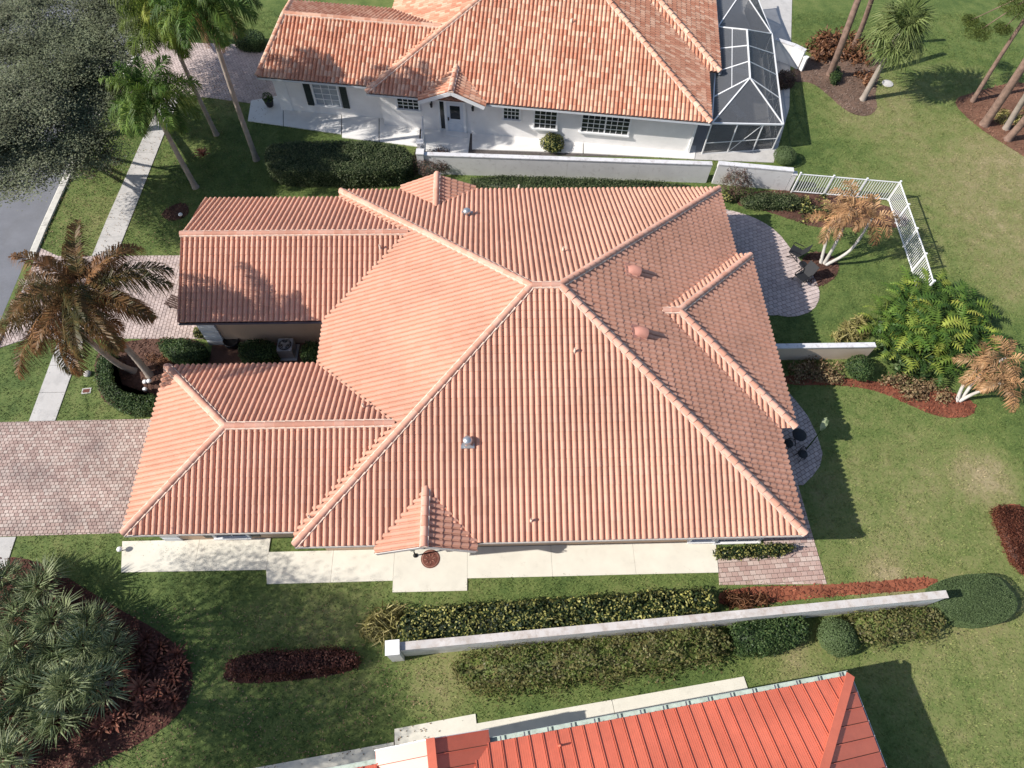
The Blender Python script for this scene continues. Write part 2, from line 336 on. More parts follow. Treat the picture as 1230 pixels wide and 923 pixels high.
# ---------------------------------------------------------------- roofs
K = 0.416; EZ = 2.9; TW = 0.25; TX = 0.37
def tile_base(nseg=9):
    """one barrel tile: butt end at y=0, x 0..TW, z over the deck"""
    # barrel, the lip of its side lap with the open slot under it, then the pan
    pr = np.array([(0, .004), (.03, .034), (.11, .066), (.25, .086), (.39, .091), (.53, .085), (.66, .064), (.745, .032), (.775, .012), (.752, -.008), (.825, -.010), (.86, .002), (1.0, .004)])
    xs, h = pr[:, 0], pr[:, 1]; nseg = len(xs)-1
    n = nseg+1; V = []
    for i in range(n): V.append((xs[i]*TW, 0, h[i]+.028))
    for i in range(n): V.append((xs[i]*TW, TX+.02, h[i]))
    for i in range(n): V.append((xs[i]*TW, 0, h[i]+.028))
    for i in range(n): V.append((xs[i]*TW, .004, min(h[i], h[i]*.6)-.010))
    Q = [(i, i+1, n+i+1, n+i) for i in range(nseg)] + [(3*n+i, 3*n+i+1, 2*n+i+1, 2*n+i) for i in range(nseg)]
    return np.array(V), np.array(Q), np.array([True]*nseg+[False]*nseg)
TB = tile_base()
def frame_of(E0, b, k, e):
    """matrix from plane coordinates (s along the eave, q up the slope, n) to house coordinates"""
    c = 1/math.sqrt(1+k*k); a = (b[1], -b[0])
    S = (a[0], a[1], 0); T = (b[0]*c, b[1]*c, k*c); N = (-b[0]*k*c, -b[1]*k*c, c)
    m = Matrix(((S[0], T[0], N[0], E0[0]), (S[1], T[1], N[1], E0[1]), (0, T[2], N[2], e), (0, 0, 0, 1)))
    return m, a, c
def tile_plane(poly, E0, b, mat, k=K, e=EZ, single=None):
    """returns (mesh of tiles clipped to poly, list of (matrix) of whole tiles that may become parts)"""
    m, a, c = frame_of(E0, b, k, e)
    P = [((x-E0[0])*a[0]+(y-E0[1])*a[1], ((x-E0[0])*b[0]+(y-E0[1])*b[1])/c) for x, y in poly]
    if area2(P) < 0: P = P[::-1]
    s0, s1 = min(p[0] for p in P), max(p[0] for p in P); q0, q1 = min(p[1] for p in P), max(p[1] for p in P)
    ns = int((s1-s0)/TW)+2; nq = int((q1-q0)/TX)+2
    gs, gq = np.meshgrid(np.arange(ns)*TW+s0-TW*.5, np.arange(nq)*TX+q0-.05); org = np.stack([gs.ravel(), gq.ravel()], 1)
    cor = np.stack([org+np.array(d) for d in ((0, 0), (TW, 0), (TW, TX+.02), (0, TX+.02))], 1)
    Pe = [(p[0], p[1] - (.06 if p[1] < q0+.01 else 0)) for p in P]       # the eave course hangs over
    ins = np.stack([in_poly(cor[:, i], Pe) for i in range(4)], 1)
    cen = in_poly(org+np.array([TW/2, TX/2]), Pe)
    full = ins.all(1); some = (ins.any(1) | cen) & ~full
    def verts(o, jit):
        V = TB[0][None] + np.concatenate([o, jit], 1)[:, None, :]
        return V.reshape(-1, 3)
    def faces(n): return (TB[1][None] + (np.arange(n)*len(TB[0]))[:, None, None]).reshape(-1, 4)
    singles = []
    if single:
        idx = np.where(full)[0]; keep = [i for i in idx if single(m @ Vector((org[i, 0]+TW/2, org[i, 1]+TX/2, 0)))]
        for i in keep: singles.append(m @ Matrix.Translation((org[i, 0], org[i, 1], float(rng.normal(0, .0015)))))
        full = full.copy(); full[keep] = False
    out = []
    for sel, cut in ((full, False), (some, True)):
        o = org[sel]; n = len(o)
        if n == 0: continue
        jit = rng.normal(0, .003, (n, 1)); o = o + rng.normal(0, .0025, (n, 2)); V = verts(o, jit); Q = faces(n); r = np.repeat(rng.random(n), len(TB[1])); sm = np.tile(TB[2], n)
        me = np_mesh('t', V, Q, r, mat, sm)
        if cut:
            bm = bmesh.new(); bm.from_mesh(me)
            for i in range(len(Pe)):
                A, B = Pe[i], Pe[(i+1) % len(Pe)]; nx, ny = B[1]-A[1], A[0]-B[0]
                if nx*nx+ny*ny < 1e-8: continue
                bmesh.ops.bisect_plane(bm, geom=bm.verts[:]+bm.edges[:]+bm.faces[:], plane_co=(A[0], A[1], 0), plane_no=(nx, ny, 0), clear_outer=True)
            bm.to_mesh(me); bm.free()
        me.transform(m); out.append(me)
    return out, singles
def join_meshes(name, meshes, mat):
    bm = bmesh.new()
    for me in meshes: bm.from_mesh(me)
    me = bpy.data.meshes.new(name); bm.to_mesh(me); bm.free(); me.materials.append(mat)
    for q in meshes: bpy.data.meshes.remove(q)
    return me
def tile_singles(mat, n=8):
    res = []
    for i in range(n):
        me = np_mesh('roof_tile', TB[0], TB[1], np.full(len(TB[1]), (i+.5)/n), mat, TB[2]); res.append(me)
    return res
def cap_mesh(mat, r, L=.44, n=8):
    mb = MB(); vs = []
    for y, rr, dz in ((0, r*1.06, .03), (L, r*.9, 0.0)):
        for j in range(n+1):
            a = math.pi*j/n; vs.append((math.cos(a)*rr, y, math.sin(a)*rr*.9+dz))
    mb.add(vs, [(j, j+1, n+2+j, n+1+j) for j in range(n)], r, True)
    vs2 = vs[:n+1] + [(x*.8, .002, (z-.03)*.8+.03) for x, y, z in vs[:n+1]]
    mb.add(vs2, [(j+1, j, n+1+j, n+2+j) for j in range(n)], r)
    mb.r = [(r*7.3) % 1]*len(mb.f)
    return mb.mesh('ridge_tile', mat)
def lay_caps(roof, segs, meshes, ex=.40, mortar=None):
    mo = MB()
    for A, B in segs:
        A = Vector(A); B = Vector(B); d = B-A; L = d.length; d.normalize()
        x = d.cross(Vector((0, 0, 1))).normalized(); z = x.cross(d); n = max(1, round(L/ex)); st = L/n
        for i in range(n):
            p = A + d*(i*st) + z*(.035 + random.gauss(0, .003)); w = random.gauss(0, .006)
            m4 = Matrix(((x.x, d.x, z.x, p.x), (x.y, d.y, z.y, p.y), (x.z, d.z, z.z, p.z), (0, 0, 0, 1))) @ Matrix.Rotation(w, 4, 'Z')
            link('ridge_tile', random.choice(meshes), roof, mat4=m4)
        mo.bar(A + z*.03, B + z*.03, .36, .09)
    if mortar: mo.obj('mortar_bed', mortar, roof)
def gutter_run(house, segs, mat, name='gutter', out=(0, 0), w=.085, h=.13):
    for A, B in segs:
        mb = MB(); d = Vector((B[0]-A[0], B[1]-A[1], 0)).normalized(); n = Vector((d.y, -d.x, 0))
        a = Vector((A[0], A[1], EZ-.06)); b = Vector((B[0], B[1], EZ-.06))
        a = a + n*.0; b = b + n*.0; o = n*(w/2+.0)
        mb.bar(a+o+Vector((0, 0, -h)), b+o+Vector((0, 0, -h)), w, .012)                       # trough floor
        mb.bar(a+n*w+Vector((0, 0, -h/2)), b+n*w+Vector((0, 0, -h/2)), .014, h)                # outer lip
        mb.bar(a-n*.012+Vector((0, 0, -h/2-.02)), b-n*.012+Vector((0, 0, -h/2-.02)), .022, h+.10)  # fascia board
        g = mb.obj(name, mat, house)
def flip_pts(ps, fy): return [(x, y*fy) for x, y in ps]
def roof_planes(west_garage, full, flip=1):
    """name, polygon, eave origin, upslope direction, slope, eave height"""
    d = 19.69; h = d/2; L = 20.92; g0, g1 = .64, 8.56; gm = 4.6
    P = [('S', [(0, 0), (L, 0), (L-h, h), (h, h)], (0, 0), (0, 1), K),
         ('N', [(L, d), (0, d), (h, h), (L-h, h)], (L, d), (0, -1), K),
         ('W', [(0, d), (0, 0), (h, h)], (0, d), (1, 0), K),
         ('E', [(L, 0), (L, d), (L-h, h)], (L, 0), (-1, 0), K),
         ('gS', [(-6.96, g0), (0, g0), (3.96, gm), (-3.0 if west_garage == 'hip' else -5.9, gm)], (-6.96, g0), (0, 1), K),
         ('gN', [(0, g1), (-6.96, g1), (-3.0 if west_garage == 'hip' else -5.9, gm), (3.96, gm)], (0, g1), (0, -1), K),
         ('eW', [(3.3, -.42), (5.3, -.42), (5.3, 2.0), (3.3, 0)], (3.3, 2.0), (1, 0), K),
         ('eE', [(5.3, -.42), (7.3, -.42), (7.3, 0), (5.3, 2.0)], (7.3, -.42), (-1, 0), K)]
    if west_garage == 'hip': P.append(('gW', [(-6.96, g1), (-6.96, g0), (-3.0, gm)], (-6.96, g1), (1, 0), K))
    else: P.append(('gW', [(-6.96, g1), (-6.96, g0), (-5.9, gm)], (-6.96, g1), (1, 0), 1.55))
    if full:
        P += [('pE', [(21.7, 4.89), (21.7, 14.87), (16.71, 9.88)], (21.7, 4.89), (-1, 0), K),
              ('pS', [(20.92, 4.89), (21.7, 4.89), (16.71, 9.88), (15.93, 9.88)], (20.92, 4.89), (0, 1), K),
              ('pN', [(21.7, 14.87), (20.92, 14.87), (15.93, 9.88), (16.71, 9.88)], (21.7, 14.87), (0, -1), K)]
    if full == 'both':
        P += [('hS', [(-7.0, 11.1), (0, 11.1), (4.02, 15.12), (-7.0, 15.12)], (-7.0, 11.1), (0, 1), K),
              ('hN', [(0, 19.14), (-7.25, 19.14), (-7.0, 15.12), (4.02, 15.12)], (0, 19.14), (0, -1), K),
              ('nW', [(3.3, 20.05), (3.3, d), (5.3, d-2), (5.3, 20.05)], (3.3, 20.05), (1, 0), K),
              ('nE', [(7.3, d), (7.3, 20.05), (5.3, 20.05), (5.3, d-2)], (7.3, d-2), (-1, 0), K)]
    return [(n, flip_pts(p, flip), (E[0], E[1]*flip), (b[0], b[1]*flip), k) for n, p, E, b, k in P]
def z_of(p, E0, b, k): return EZ + k*((p[0]-E0[0])*b[0]+(p[1]-E0[1])*b[1])
def hips(west_garage, full):
    d = 19.69; h = d/2; L = 20.92; z = EZ+K*h; gz = EZ+K*3.96; ge = EZ+K*2.0; pz = EZ+K*4.99; e = EZ
    S = [((0, 0, e), (h, h, z)), ((0, d, e), (h, h, z)), ((L, 0, e), (L-h, h, z)), ((L, d, e), (L-h, h, z)), ((h, h, z), (L-h, h, z)), ((5.3, -.45, ge), (5.3, 2.05, ge))]
    if west_garage == 'hip': S += [((-6.96, .64, e), (-3, 4.6, gz)), ((-6.96, 8.56, e), (-3, 4.6, gz)), ((-3, 4.6, gz), (3.96, 4.6, gz))]
    else: S += [((-6.96, .64, e), (-5.9, 4.6, gz)), ((-6.96, 8.56, e), (-5.9, 4.6, gz)), ((-5.9, 4.6, gz), (3.96, 4.6, gz))]
    if full: S += [((21.7, 4.89, e), (16.71, 9.88, pz)), ((21.7, 14.87, e), (16.71, 9.88, pz)), ((15.9, 9.88, pz), (16.71, 9.88, pz))]
    if full == 'both':
        hz = EZ+K*4.02
        S += [((-7.05, 15.12, hz), (4.02, 15.12, hz)), ((5.3, 20.1, ge), (5.3, 17.6, ge))]
    return S
def build_roof(house, west, full, mt, mc, single, skip=()):
    planes = roof_planes(west, full); mb = MB(); meshes = []; singles = []
    for n, poly, E0, b, k in planes:
        vs = [(x, y, z_of((x, y), E0, b, k)-.055) for x, y in poly] + [(x, y, z_of((x, y), E0, b, k)-.12) for x, y in poly]
        nn = len(poly); mb.add(vs, [list(range(nn)), list(range(nn, 2*nn))[::-1]] + [(i, nn+i, nn+(i+1) % nn, (i+1) % nn) for i in range(nn)], .5)
    roof = mb.obj('roof', M['deck'], house)
    for n, poly, E0, b, k in planes:
        o, s = tile_plane(poly, E0, b, mt, k, EZ, single if n in ('S', 'gS') else None); meshes += o; singles += s
    link('roof_tile_field', join_meshes('roof_tile_field', meshes, mt), roof, kind='stuff')
    var = tile_singles(mt)
    for m4 in singles[:300]: link('roof_tile', random.choice(var), roof, mat4=m4)
    caps = [cap_mesh(mc, .135+.001*i) for i in range(6)]
    lay_caps(roof, hips(west, full), caps, .40, M['mortar'])
    return roof
def wall_box(house, mat, x0, x1, y0, y1, z1=2.78, name='wall'):
    mb = MB(); mb.prism([(x0, y0), (x1, y0), (x1, y1), (x0, y1)], 0, z1); return mb.obj(name, mat, house)
def pipe_vent(house, x, y, z, mat, h=.34, r=.05, name='vent_pipe'):
    mb = MB(); mb.lathe((x, y, z-.08), [(r*1.9, 0), (r*1.9, .05), (r, .11), (r, .08+h), (r*.75, .08+h), (r*.75, .02+h)], 10, .5); return mb.obj(name, mat, house)
def pilaster(house, x, y, dx, dy, mat, z1=2.7):
    mb = MB(); mb.box((x, y, z1/2), (dx, dy, z1))
    for i in range(6): mb.box((x, y, .25+i*.42), (dx+.06, dy+.06, .34))
    return mb.obj('corner_pilaster', mat, house)
def window(house, x, y, w, z0, z1, nx, nz, frame=M['white'], glass=M['glass'], name='window', out=-1, trim=.11):
    """window on a wall facing -y (out=-1): frame > pane pieces, muntins, sill"""
    mb = MB(); t = trim
    for a, b, c, d in ((x-w/2-t, x+w/2+t, z1, z1+t), (x-w/2-t, x-w/2, z0, z1), (x+w/2, x+w/2+t, z0, z1)):
        mb.box(((a+b)/2, y-.05, (c+d)/2), (b-a, .10, d-c))
    fr = mb.obj(name, frame, house)
    sb = MB(); sb.box((x, y-.08, z0-.05), (w+2*t+.06, .17, .10)); sb.obj('sill', frame, fr)
    mu = MB()
    for i in range(1, nx): mu.box((x-w/2+w*i/nx, y-.035, (z0+z1)/2), (.035 if i*2 != nx or nx < 6 else .09, .03, z1-z0))
    for j in range(1, nz): mu.box((x, y-.033, z0+(z1-z0)*j/nz), (w, .026, .035))
    if mu.n: mu.obj('muntin', frame, fr)
    for i in range(nx):
        for j in range(nz):
            pb = MB(); pb.box((x-w/2+w*(i+.5)/nx, y-.012, z0+(z1-z0)*(j+.5)/nz), (w/nx-.004, .015, (z1-z0)/nz-.004)); pb.obj('pane', glass, fr)
    return fr
def wall_lamp(house, x, y, z):
    mb = MB(); mb.box((x, y-.03, z+.1), (.09, .06, .2)); mb.bar((x, y-.05, z+.15), (x, y-.18, z+.2), .025)
    mb.lathe((x, y-.18, z-.12), [(.04, 0), (.075, .03), (.085, .22), (.10, .24), (.03, .33), (.01, .36)], 8); return mb.obj('wall_lamp', M['black'], house)

CAMP = Vector((7.9963, -8.1212, 30.0))
# ------------------------------------------------ the house in the middle
MH = thing('tan_house', 'tan stucco house under the big salmon tiled hip roof in the middle', 'house', (0, 0, 0))
dsing = lambda p: p.y < 2.05 and 8.0 < p.x < 18.9
build_roof(MH, 'hip', 'both', M['tile'], M['cap'], dsing)
for a in ((.6, 20.32, .6, 19.09), (-6.36, .55, 1.24, 7.96), (-6.4, .55, 11.7, 18.54)): wall_box(MH, M['tanwall'], *a)
wall_box(MH, M['tanwall'], 20.3, 21.1, 5.49, 14.27)
gutter_run(MH, [((0, 0), (3.3, 0)), ((7.3, 0), (20.92, 0)), ((-6.96, .64), (0, .64))], M['gutter'])
gutter_run(MH, [((20.92, 0), (20.92, 4.89)), ((21.7, 4.89), (21.7, 14.87)), ((20.92, 14.87), (20.92, 19.69)), ((20.92, 19.69), (7.3, 19.69)), ((0, 8.56), (-6.96, 8.56)), ((-6.96, 8.56), (-6.96, .64)), ((0, 11.1), (0, 8.56))], M['gutter'])
gutter_run(MH, [((-7.0, 11.1), (0, 11.1))], M['eaveshade_bracket'])  # black shadow under this eave, painted into the gutter's colour
mb = MB(); mb.bar((3.3, -.43, EZ-.08), (5.3, -.43, EZ+K*2-.08), .03, .2); mb.bar((5.3, -.43, EZ+K*2-.08), (7.3, -.43, EZ-.08), .03, .2); mb.obj('gable_fascia', M['gutter'], MH)
mb = MB(); mb.prism([(3.45, .6), (3.45, .1), (7.15, .1), (7.15, .6)], 2.3, 2.85); mb.obj('porch_beam', M['tanwall'], MH)
mb = MB(); mb.bar((-7.0, 11.1, EZ-.09), (-7.0, 15.12, EZ+K*4.02-.09), .03, .2); mb.bar((-7.25, 19.14, EZ-.09), (-7.0, 15.12, EZ+K*4.02-.09), .03, .2); mb.obj('gable_fascia', M['gutter'], MH)
for q in ((-6.2, 1.45, .7, .5), (-6.2, 11.9, .8, .55), (-6.2, 7.7, .7, .5)): pilaster(MH, *q, M['greytrim'])
for x, w in ((-4.5, .5), (-2.5, .5)):
    mb = MB(); mb.box((x, 1.21, 1.3), (.42, .05, 1.9))
    for j in range(12): mb.box((x, 1.18, .45+j*.147), (.34, .02, .1))
    mb.obj('shutter', M['shutter'], MH)
window(MH, -3.5, 1.24, 1.35, .45, 2.3, 2, 3)
window(MH, 17.35, .6, .95, .35, 2.5, 1, 1); window(MH, 19.05, .6, 1.9, .12, 2.5, 2, 1)
window(MH, 1.9, .6, .8, 1.2, 2.3, 1, 2)
mb = MB(); mb.box((5.3, .57, 1.1), (1.0, .06, 2.15)); dr = mb.obj('front_door', M['shutter'], MH)
mb = MB(); mb.lathe((5.65, .50, 1.0), [(.02, 0), (.035, .02), (.035, .06), (.02, .08)], 8); mb.obj('handle', M['steel'], dr)
mb = MB(); mb.box((4.45, .57, 1.15), (.4, .05, 2.1)); mb.obj('door_sidelight', M['glass'], MH)
# hooded vents on the east slope, metal and pipe vents on the others
def zroof(x, y): return EZ + K*min(y, 19.69-y, 20.92-x if x > 9 else 99, x if x < 9 else 99)
def hood_vent(x, y):
    z = EZ+K*(20.92-x); mb = MB(); n = 8; vs = []
    for yy in (-.24, .24):
        for j in range(n+1):
            a = math.pi*j/n*.5; vs.append((.50 - .62*math.sin(a)*1.0, yy, .02+.30*math.cos(a)))
    # arched hood: low end upslope (-x), open mouth downslope (+x)
    vs = []
    for x_, s in ((-.30, .75), (-.1, 1.0), (.28, 1.0)):
        for j in range(n+1):
            a = math.pi*j/n; vs.append((x_, math.cos(a)*.27*s, .02+math.sin(a)*.30*(s if x_ > -.2 else .25) - x_*K*0))
    m = n+1
    mb.add(vs, [(i*m+j, i*m+j+1, (i+1)*m+j+1, (i+1)*m+j) for i in range(2) for j in range(n)], .4, True)
    mb.add([v for v in vs[2*m:]] , [list(range(m))[::-1]], .4)
    mb.add([(-.42, -.36, .03), (.36, -.36, .03), (.36, .36, .03), (-.42, .36, .03), (-.42, -.36, .055), (.36, -.36, .055), (.36, .36, .055), (-.42, .36, .055)], [(4, 5, 6, 7), (0, 1, 5, 4), (1, 2, 6, 5), (2, 3, 7, 6), (3, 0, 4, 7)], .4)
    o = mb.obj('hood_vent', M['rooffume'], MH); o.matrix_local = Matrix.Translation((x, y, z+.05)) @ Matrix.Rotation(math.atan(K), 4, 'Y')
hood_vent(*(14.68, 11.74)); hood_vent(*(14.55, 8.27))
for px in ((11.47, 12.72), (11.58, 7.13), (9.58, 0.67), (9.74, 19.74)):
    pipe_vent(MH, px[0], px[1], zroof(*px), M['mortar'])
for px in ((0.57, 1.03, 3.14), (2.55, 5.58, 4.14), (2.69, 14.33, 4.24)):
    pipe_vent(MH, px[0], px[1], px[2], M['mortar'])
def turbine(x, y):
    z = zroof(x, y); mb = MB(); mb.box((x, y, z+.04), (.55, .5, .03)); mb.lathe((x, y, z-.05), [(.12, 0), (.12, .26), (.2, .28), (.2, .40), (.16, .46), (.05, .5)], 14, .5); mb.obj('exhaust_vent', M['steel'], MH)
turbine(*(7.03, 3.67)); turbine(*(6.95, 16.6))

# ------------------------------------------------ the white house to the north
TH = math.radians(-7.7)
NH = thing('white_house', 'white stucco house with blended orange tile roof along the top edge', 'house', (.73, 27.98, 0), TH)
build_roof(NH, 'gable', True, M['tile_blend'], M['cap_blend'], lambda p: p.y < 2.05 and 8.0 < p.x < 18.9)
for a in ((.6, 20.32, .6, 19.09), (-6.3, .55, 1.24, 7.96)): wall_box(NH, M['whitewall'], *a)
wall_box(NH, M['whitewall'], 20.3, 21.1, 5.49, 14.27)
gutter_run(NH, [((0, 0), (3.3, 0)), ((7.3, 0), (20.92, 0)), ((-6.96, .64), (0, .64)), ((20.92, 0), (20.92, 4.89)), ((21.7, 4.89), (21.7, 14.87)), ((-6.96, 8.56), (-6.96, .64))], M['greytrim'])
mb = MB(); mb.bar((3.3, -.43, EZ-.08), (5.3, -.43, EZ+K*2-.08), .035, .24); mb.bar((5.3, -.43, EZ+K*2-.08), (7.3, -.43, EZ-.08), .035, .24); mb.obj('gable_fascia', M['white'], NH)
window(NH, -3.08, 1.24, 1.55, .75, 2.35, 3, 4, glass=M['blind'])
for x in (-4.25, -1.92):
    mb = MB(); mb.box((x, 1.205, 1.5), (.42, .06, 1.75))
    for j in range(12): mb.box((x, 1.17, .75+j*.137), (.34, .02, .095))
    mb.obj('shutter', M['shutter'], NH)
for q in ((2.35, 1.3, 1.5, 2.25, 4, 3), (8.86, .95, 1.42, 2.25, 4, 3), (11.0, 1.35, .95, 2.25, 4, 4), (14.75, 2.9, .98, 2.25, 8, 4)): window(NH, q[0], .6, *q[1:])
mb = MB()
for a, b, c, d in ((4.25, 4.35, .1, 2.32), (4.62, 4.78, .1, 2.32), (5.82, 5.98, .1, 2.32), (4.25, 5.98, 2.32, 2.45)): mb.box(((a+b)/2, .56, (c+d)/2), (b-a, .1, d-c))
mb.obj('door_frame', M['white'], NH)
mb = MB(); mb.box((5.3, .58, 1.2), (1.04, .05, 2.2))
for i in (-1, 1): mb.box((5.3+i*.25, .545, .45), (.36, .03, .5))
dr = mb.obj('front_door', M['doorpaint'], NH)
mb = MB(); mb.box((5.3, .548, 1.55), (.62, .03, .95)); mb.obj('pane', M['glass'], dr)
mb = MB(); mb.box((4.86, .53, 1.05), (.07, .06, .22)); mb.obj('handle', M['black'], dr)
mb = MB(); mb.box((4.485, .57, 1.25), (.26, .04, 2.0)); mb.obj('door_sidelight', M['glass'], NH)
wall_lamp(NH, 3.85, .6, 2.0); wall_lamp(NH, 6.45, .6, 2.0)
mb = MB(); mb.box((20.25, .57, 1.35), (.16, .16, 2.7)); mb.obj('downspout', M['white'], NH)
mb = MB(); mb.box((-6.0, 1.45, 1.35), (.8, .5, 2.7)); mb.obj('corner_pilaster', M['white'], NH)
mb = MB(); mb.box((5.3, .35, .05), (1.5, .5, .1)); mb.obj('door_step', M['whitewalk'], NH)
pipe_vent(NH, 12.0, 5.2, EZ+K*5.2, M['mortar'], .3, .06); pipe_vent(NH, 9.0, 1.2, EZ+K*1.2, M['mortar'], .2, .04)

# ------------------------------------------------ the red metal-roofed house to the south (mirrored plan)
RT = math.radians(7.8)
RH = thing('red_roof_house', 'house with standing seam red metal roof at the bottom edge', 'house', (.555, -8.27, 0), RT)
def metal_plane(roof, poly, E0, b, k=K, pw=.49):
    m, a, c = frame_of(E0, b, k, EZ)
    P = [((x-E0[0])*a[0]+(y-E0[1])*a[1], ((x-E0[0])*b[0]+(y-E0[1])*b[1])/c) for x, y in poly]
    s0, s1 = min(p[0] for p in P), max(p[0] for p in P); q1 = max(p[1] for p in P)+1
    n = int(math.ceil((s1-s0)/pw))
    for i in range(n):
        x0, x1 = s0+i*pw, s0+(i+1)*pw
        strip = clip_convex(P, [(x0, -1), (x1-.022, -1), (x1-.022, q1), (x0, q1)])
        if len(strip) < 3 or abs(area2(strip)) < .02: continue
        mb = MB(); mb.prism(strip, 0, .012, .5)
        rib = clip_convex(P, [(x1-.050, -1), (x1-.024, -1), (x1-.024, q1), (x1-.050, q1)])
        if len(rib) > 2 and abs(area2(rib)) > .002: mb.prism(rib, .012, .055, .5)
        for t in (.2, .36, .52, .68):
            r2 = clip_convex(P, [(x0+t*pw, -1), (x0+t*pw+.02, -1), (x0+t*pw+.02, q1), (x0+t*pw, q1)])
            if len(r2) > 2 and abs(area2(r2)) > .002: mb.prism(r2, .012, .0165, .5)
        me = mb.mesh('roof_panel', M['redmetal']); me.transform(m @ Matrix.Translation((0, 0, float(rng.normal(0.004, .001)))))
        link('roof_panel', me, roof)
planes = roof_planes('hip', False, -1); mb = MB()
for n, poly, E0, b, k in planes:
    vs = [(x, y, z_of((x, y), E0, b, k)-.012) for x, y in poly] + [(x, y, z_of((x, y), E0, b, k)-.12) for x, y in poly]; nn = len(poly)
    mb.add(vs, [list(range(nn)), list(range(nn, 2*nn))[::-1]] + [(i, nn+i, nn+(i+1) % nn, (i+1) % nn) for i in range(nn)], .5)
rr = mb.obj('roof', M['deck'], RH)
for n, poly, E0, b, k in planes: metal_plane(rr, poly, E0, b, k)
for A, B in hips('hip', False):
    A = Vector((A[0], -A[1], A[2])); B = Vector((B[0], -B[1], B[2])); mb = MB(); mb.bar(A+Vector((0, 0, .05)), B+Vector((0, 0, .05)), .30, .07, .5); mb.obj('hip_cap', M['redmetal'], rr)
for a in ((.6, 20.32, -19.09, -.6), (-6.36, .55, -7.96, -1.24)): wall_box(RH, M['whitewall'], *a)
gutter_run(RH, [((20.92, 0), (7.3, 0)), ((3.3, 0), (0, 0))], M['greengutter'], w=.16)
gutter_run(RH, [((20.92, -19.6), (20.92, 0))], M['white'], w=.09)
for i in range(16):
    mb = MB(); x = 7.7+i*.86; mb.bar((x, -.01, EZ-.055), (x, .15, EZ-.055), .05, .02); mb.obj('gutter_bracket', M['eaveshade_bracket'], RH)
mb = MB(); mb.bar((3.3, .43, EZ-.08), (5.3, .43, EZ+K*2-.08), .03, .2); mb.bar((5.3, .43, EZ+K*2-.08), (7.3, .43, EZ-.08), .03, .2); mb.obj('gable_fascia', M['white'], RH)
q = (9.7, -0.5); 
mb = MB(); mb.lathe((q[0], q[1], EZ+K*-q[1]), [(.06, 0), (.06, .05), (.035, .09), (.035, .3), (.02, .3)], 8); mb.obj('vent_pipe', M['redmetal'], RH)
# ---------------------------------------------------------------- the ground and everything laid on it
def sheet(name, poly, z, mat, kind='structure', grass=False, thick=0):
    mb = MB()
    if area2(poly) < 0: poly = poly[::-1]
    if thick: mb.prism(poly, z-thick, z)
    else: mb.add([(x, y, z) for x, y in poly], [list(range(len(poly)))], .5)
    if not grass: EXCL.append(poly)
    return mb.obj(name, mat, None, kind=kind)
mb = MB(); mb.add([(-300, -300, 0), (300, -300, 0), (300, 300, 0), (-300, 300, 0)], [(0, 1, 2, 3)], .5); mb.obj('ground', M['grass'], None, kind='structure')
sheet('street', [(-30, -60), (-17.95, -60), (-17.95, 8), (-17.93, 20), (-17.75, 26), (-17.35, 31), (-16.4, 37), (-13, 48), (-8, 58), (-22, 66), (-30, 40)], .004, M['asphalt'])
cin = [(-17.5, -12), (-17.5, 10), (-17.45, 20), (-17.26, 26.4), (-16.9, 31), (-15.95, 37), (-12.6, 47.6)]; cout = [(-17.95, -12), (-17.95, 10), (-17.92, 20), (-17.75, 26.4), (-17.38, 31), (-16.42, 37), (-13.1, 48)]
kerb = MB(); EXCL.append(cin + cout[::-1])
kerb.add([(0, 0, -9), (0, 0.01, -9), (0.01, 0, -9)], [(0, 1, 2)], .5); kerb = kerb.obj('kerb', M['curb'], None, kind='structure')
for i in range(len(cin)-1):
    a0, a1, b0, b1 = map(np.array, (cin[i], cin[i+1], cout[i], cout[i+1])); n = max(1, int(np.linalg.norm(a1-a0)/2.2))
    for j in range(n):
        t0, t1 = (j+.006)/n, (j+.994)/n; mb = MB(); A = a0+(a1-a0)*t0; B = a0+(a1-a0)*t1; C_ = b0+(b1-b0)*t1; D = b0+(b1-b0)*t0
        mb.add([(*A, 0), (*B, 0), (*C_, 0), (*D, 0), (*A, .12), (*B, .12), (*(C_*.75+B*.25), .10), (*(D*.75+A*.25), .10)], [(4, 5, 6, 7), (0, 1, 5, 4), (1, 2, 6, 5), (2, 3, 7, 6), (3, 0, 4, 7)])
        if 12 < A[1] < 17.5 or 1.7 < A[1] < 7: continue
        mb.obj('kerb_stone', M['curb'], kerb)
def slabs(parent, L, Rr, n, mat, z0=0, z1=.035, gap=.006):
    """slabs between two edges: L and Rr polylines with matching points"""
    for i in range(len(L)-1):
        a0, a1, b0, b1 = map(np.array, (L[i], L[i+1], Rr[i], Rr[i+1])); m = n[i] if hasattr(n, '__len__') else n
        for j in range(m):
            t0, t1 = (j+gap)/m, (j+1-gap)/m; mb = MB(); mb.prism([tuple(a0+(a1-a0)*t0), tuple(a0+(a1-a0)*t1), tuple(b0+(b1-b0)*t1), tuple(b0+(b1-b0)*t0)], z0, z1+float(rng.normal(0, .002)))
            mb.obj('slab', mat, parent)
sw = [((-14.52, 7.32), (-14.5, 12.1)), ((-14.35, 17.75), (-14.25, 20.5), (-13.8, 27.5), (-13.4, 31.35)), ((-14.5, -12), (-14.5, 1.55))]
swr = [((-13.27, 7.32), (-13.22, 12.1)), ((-13.0, 17.75), (-12.88, 20.5), (-12.58, 27.5), (-12.35, 31.35)), ((-13.1, -12), (-13.25, 1.55))]
walk = sheet('pavement', [*sw[0], *swr[0][::-1]], .004, M['joint'])
for L, Rr, n in zip(sw, swr, (3, [2, 5, 3], 9)):
    EXCL.append([*L, *Rr[::-1]]); slabs(walk, L, Rr, n, M['walk'])
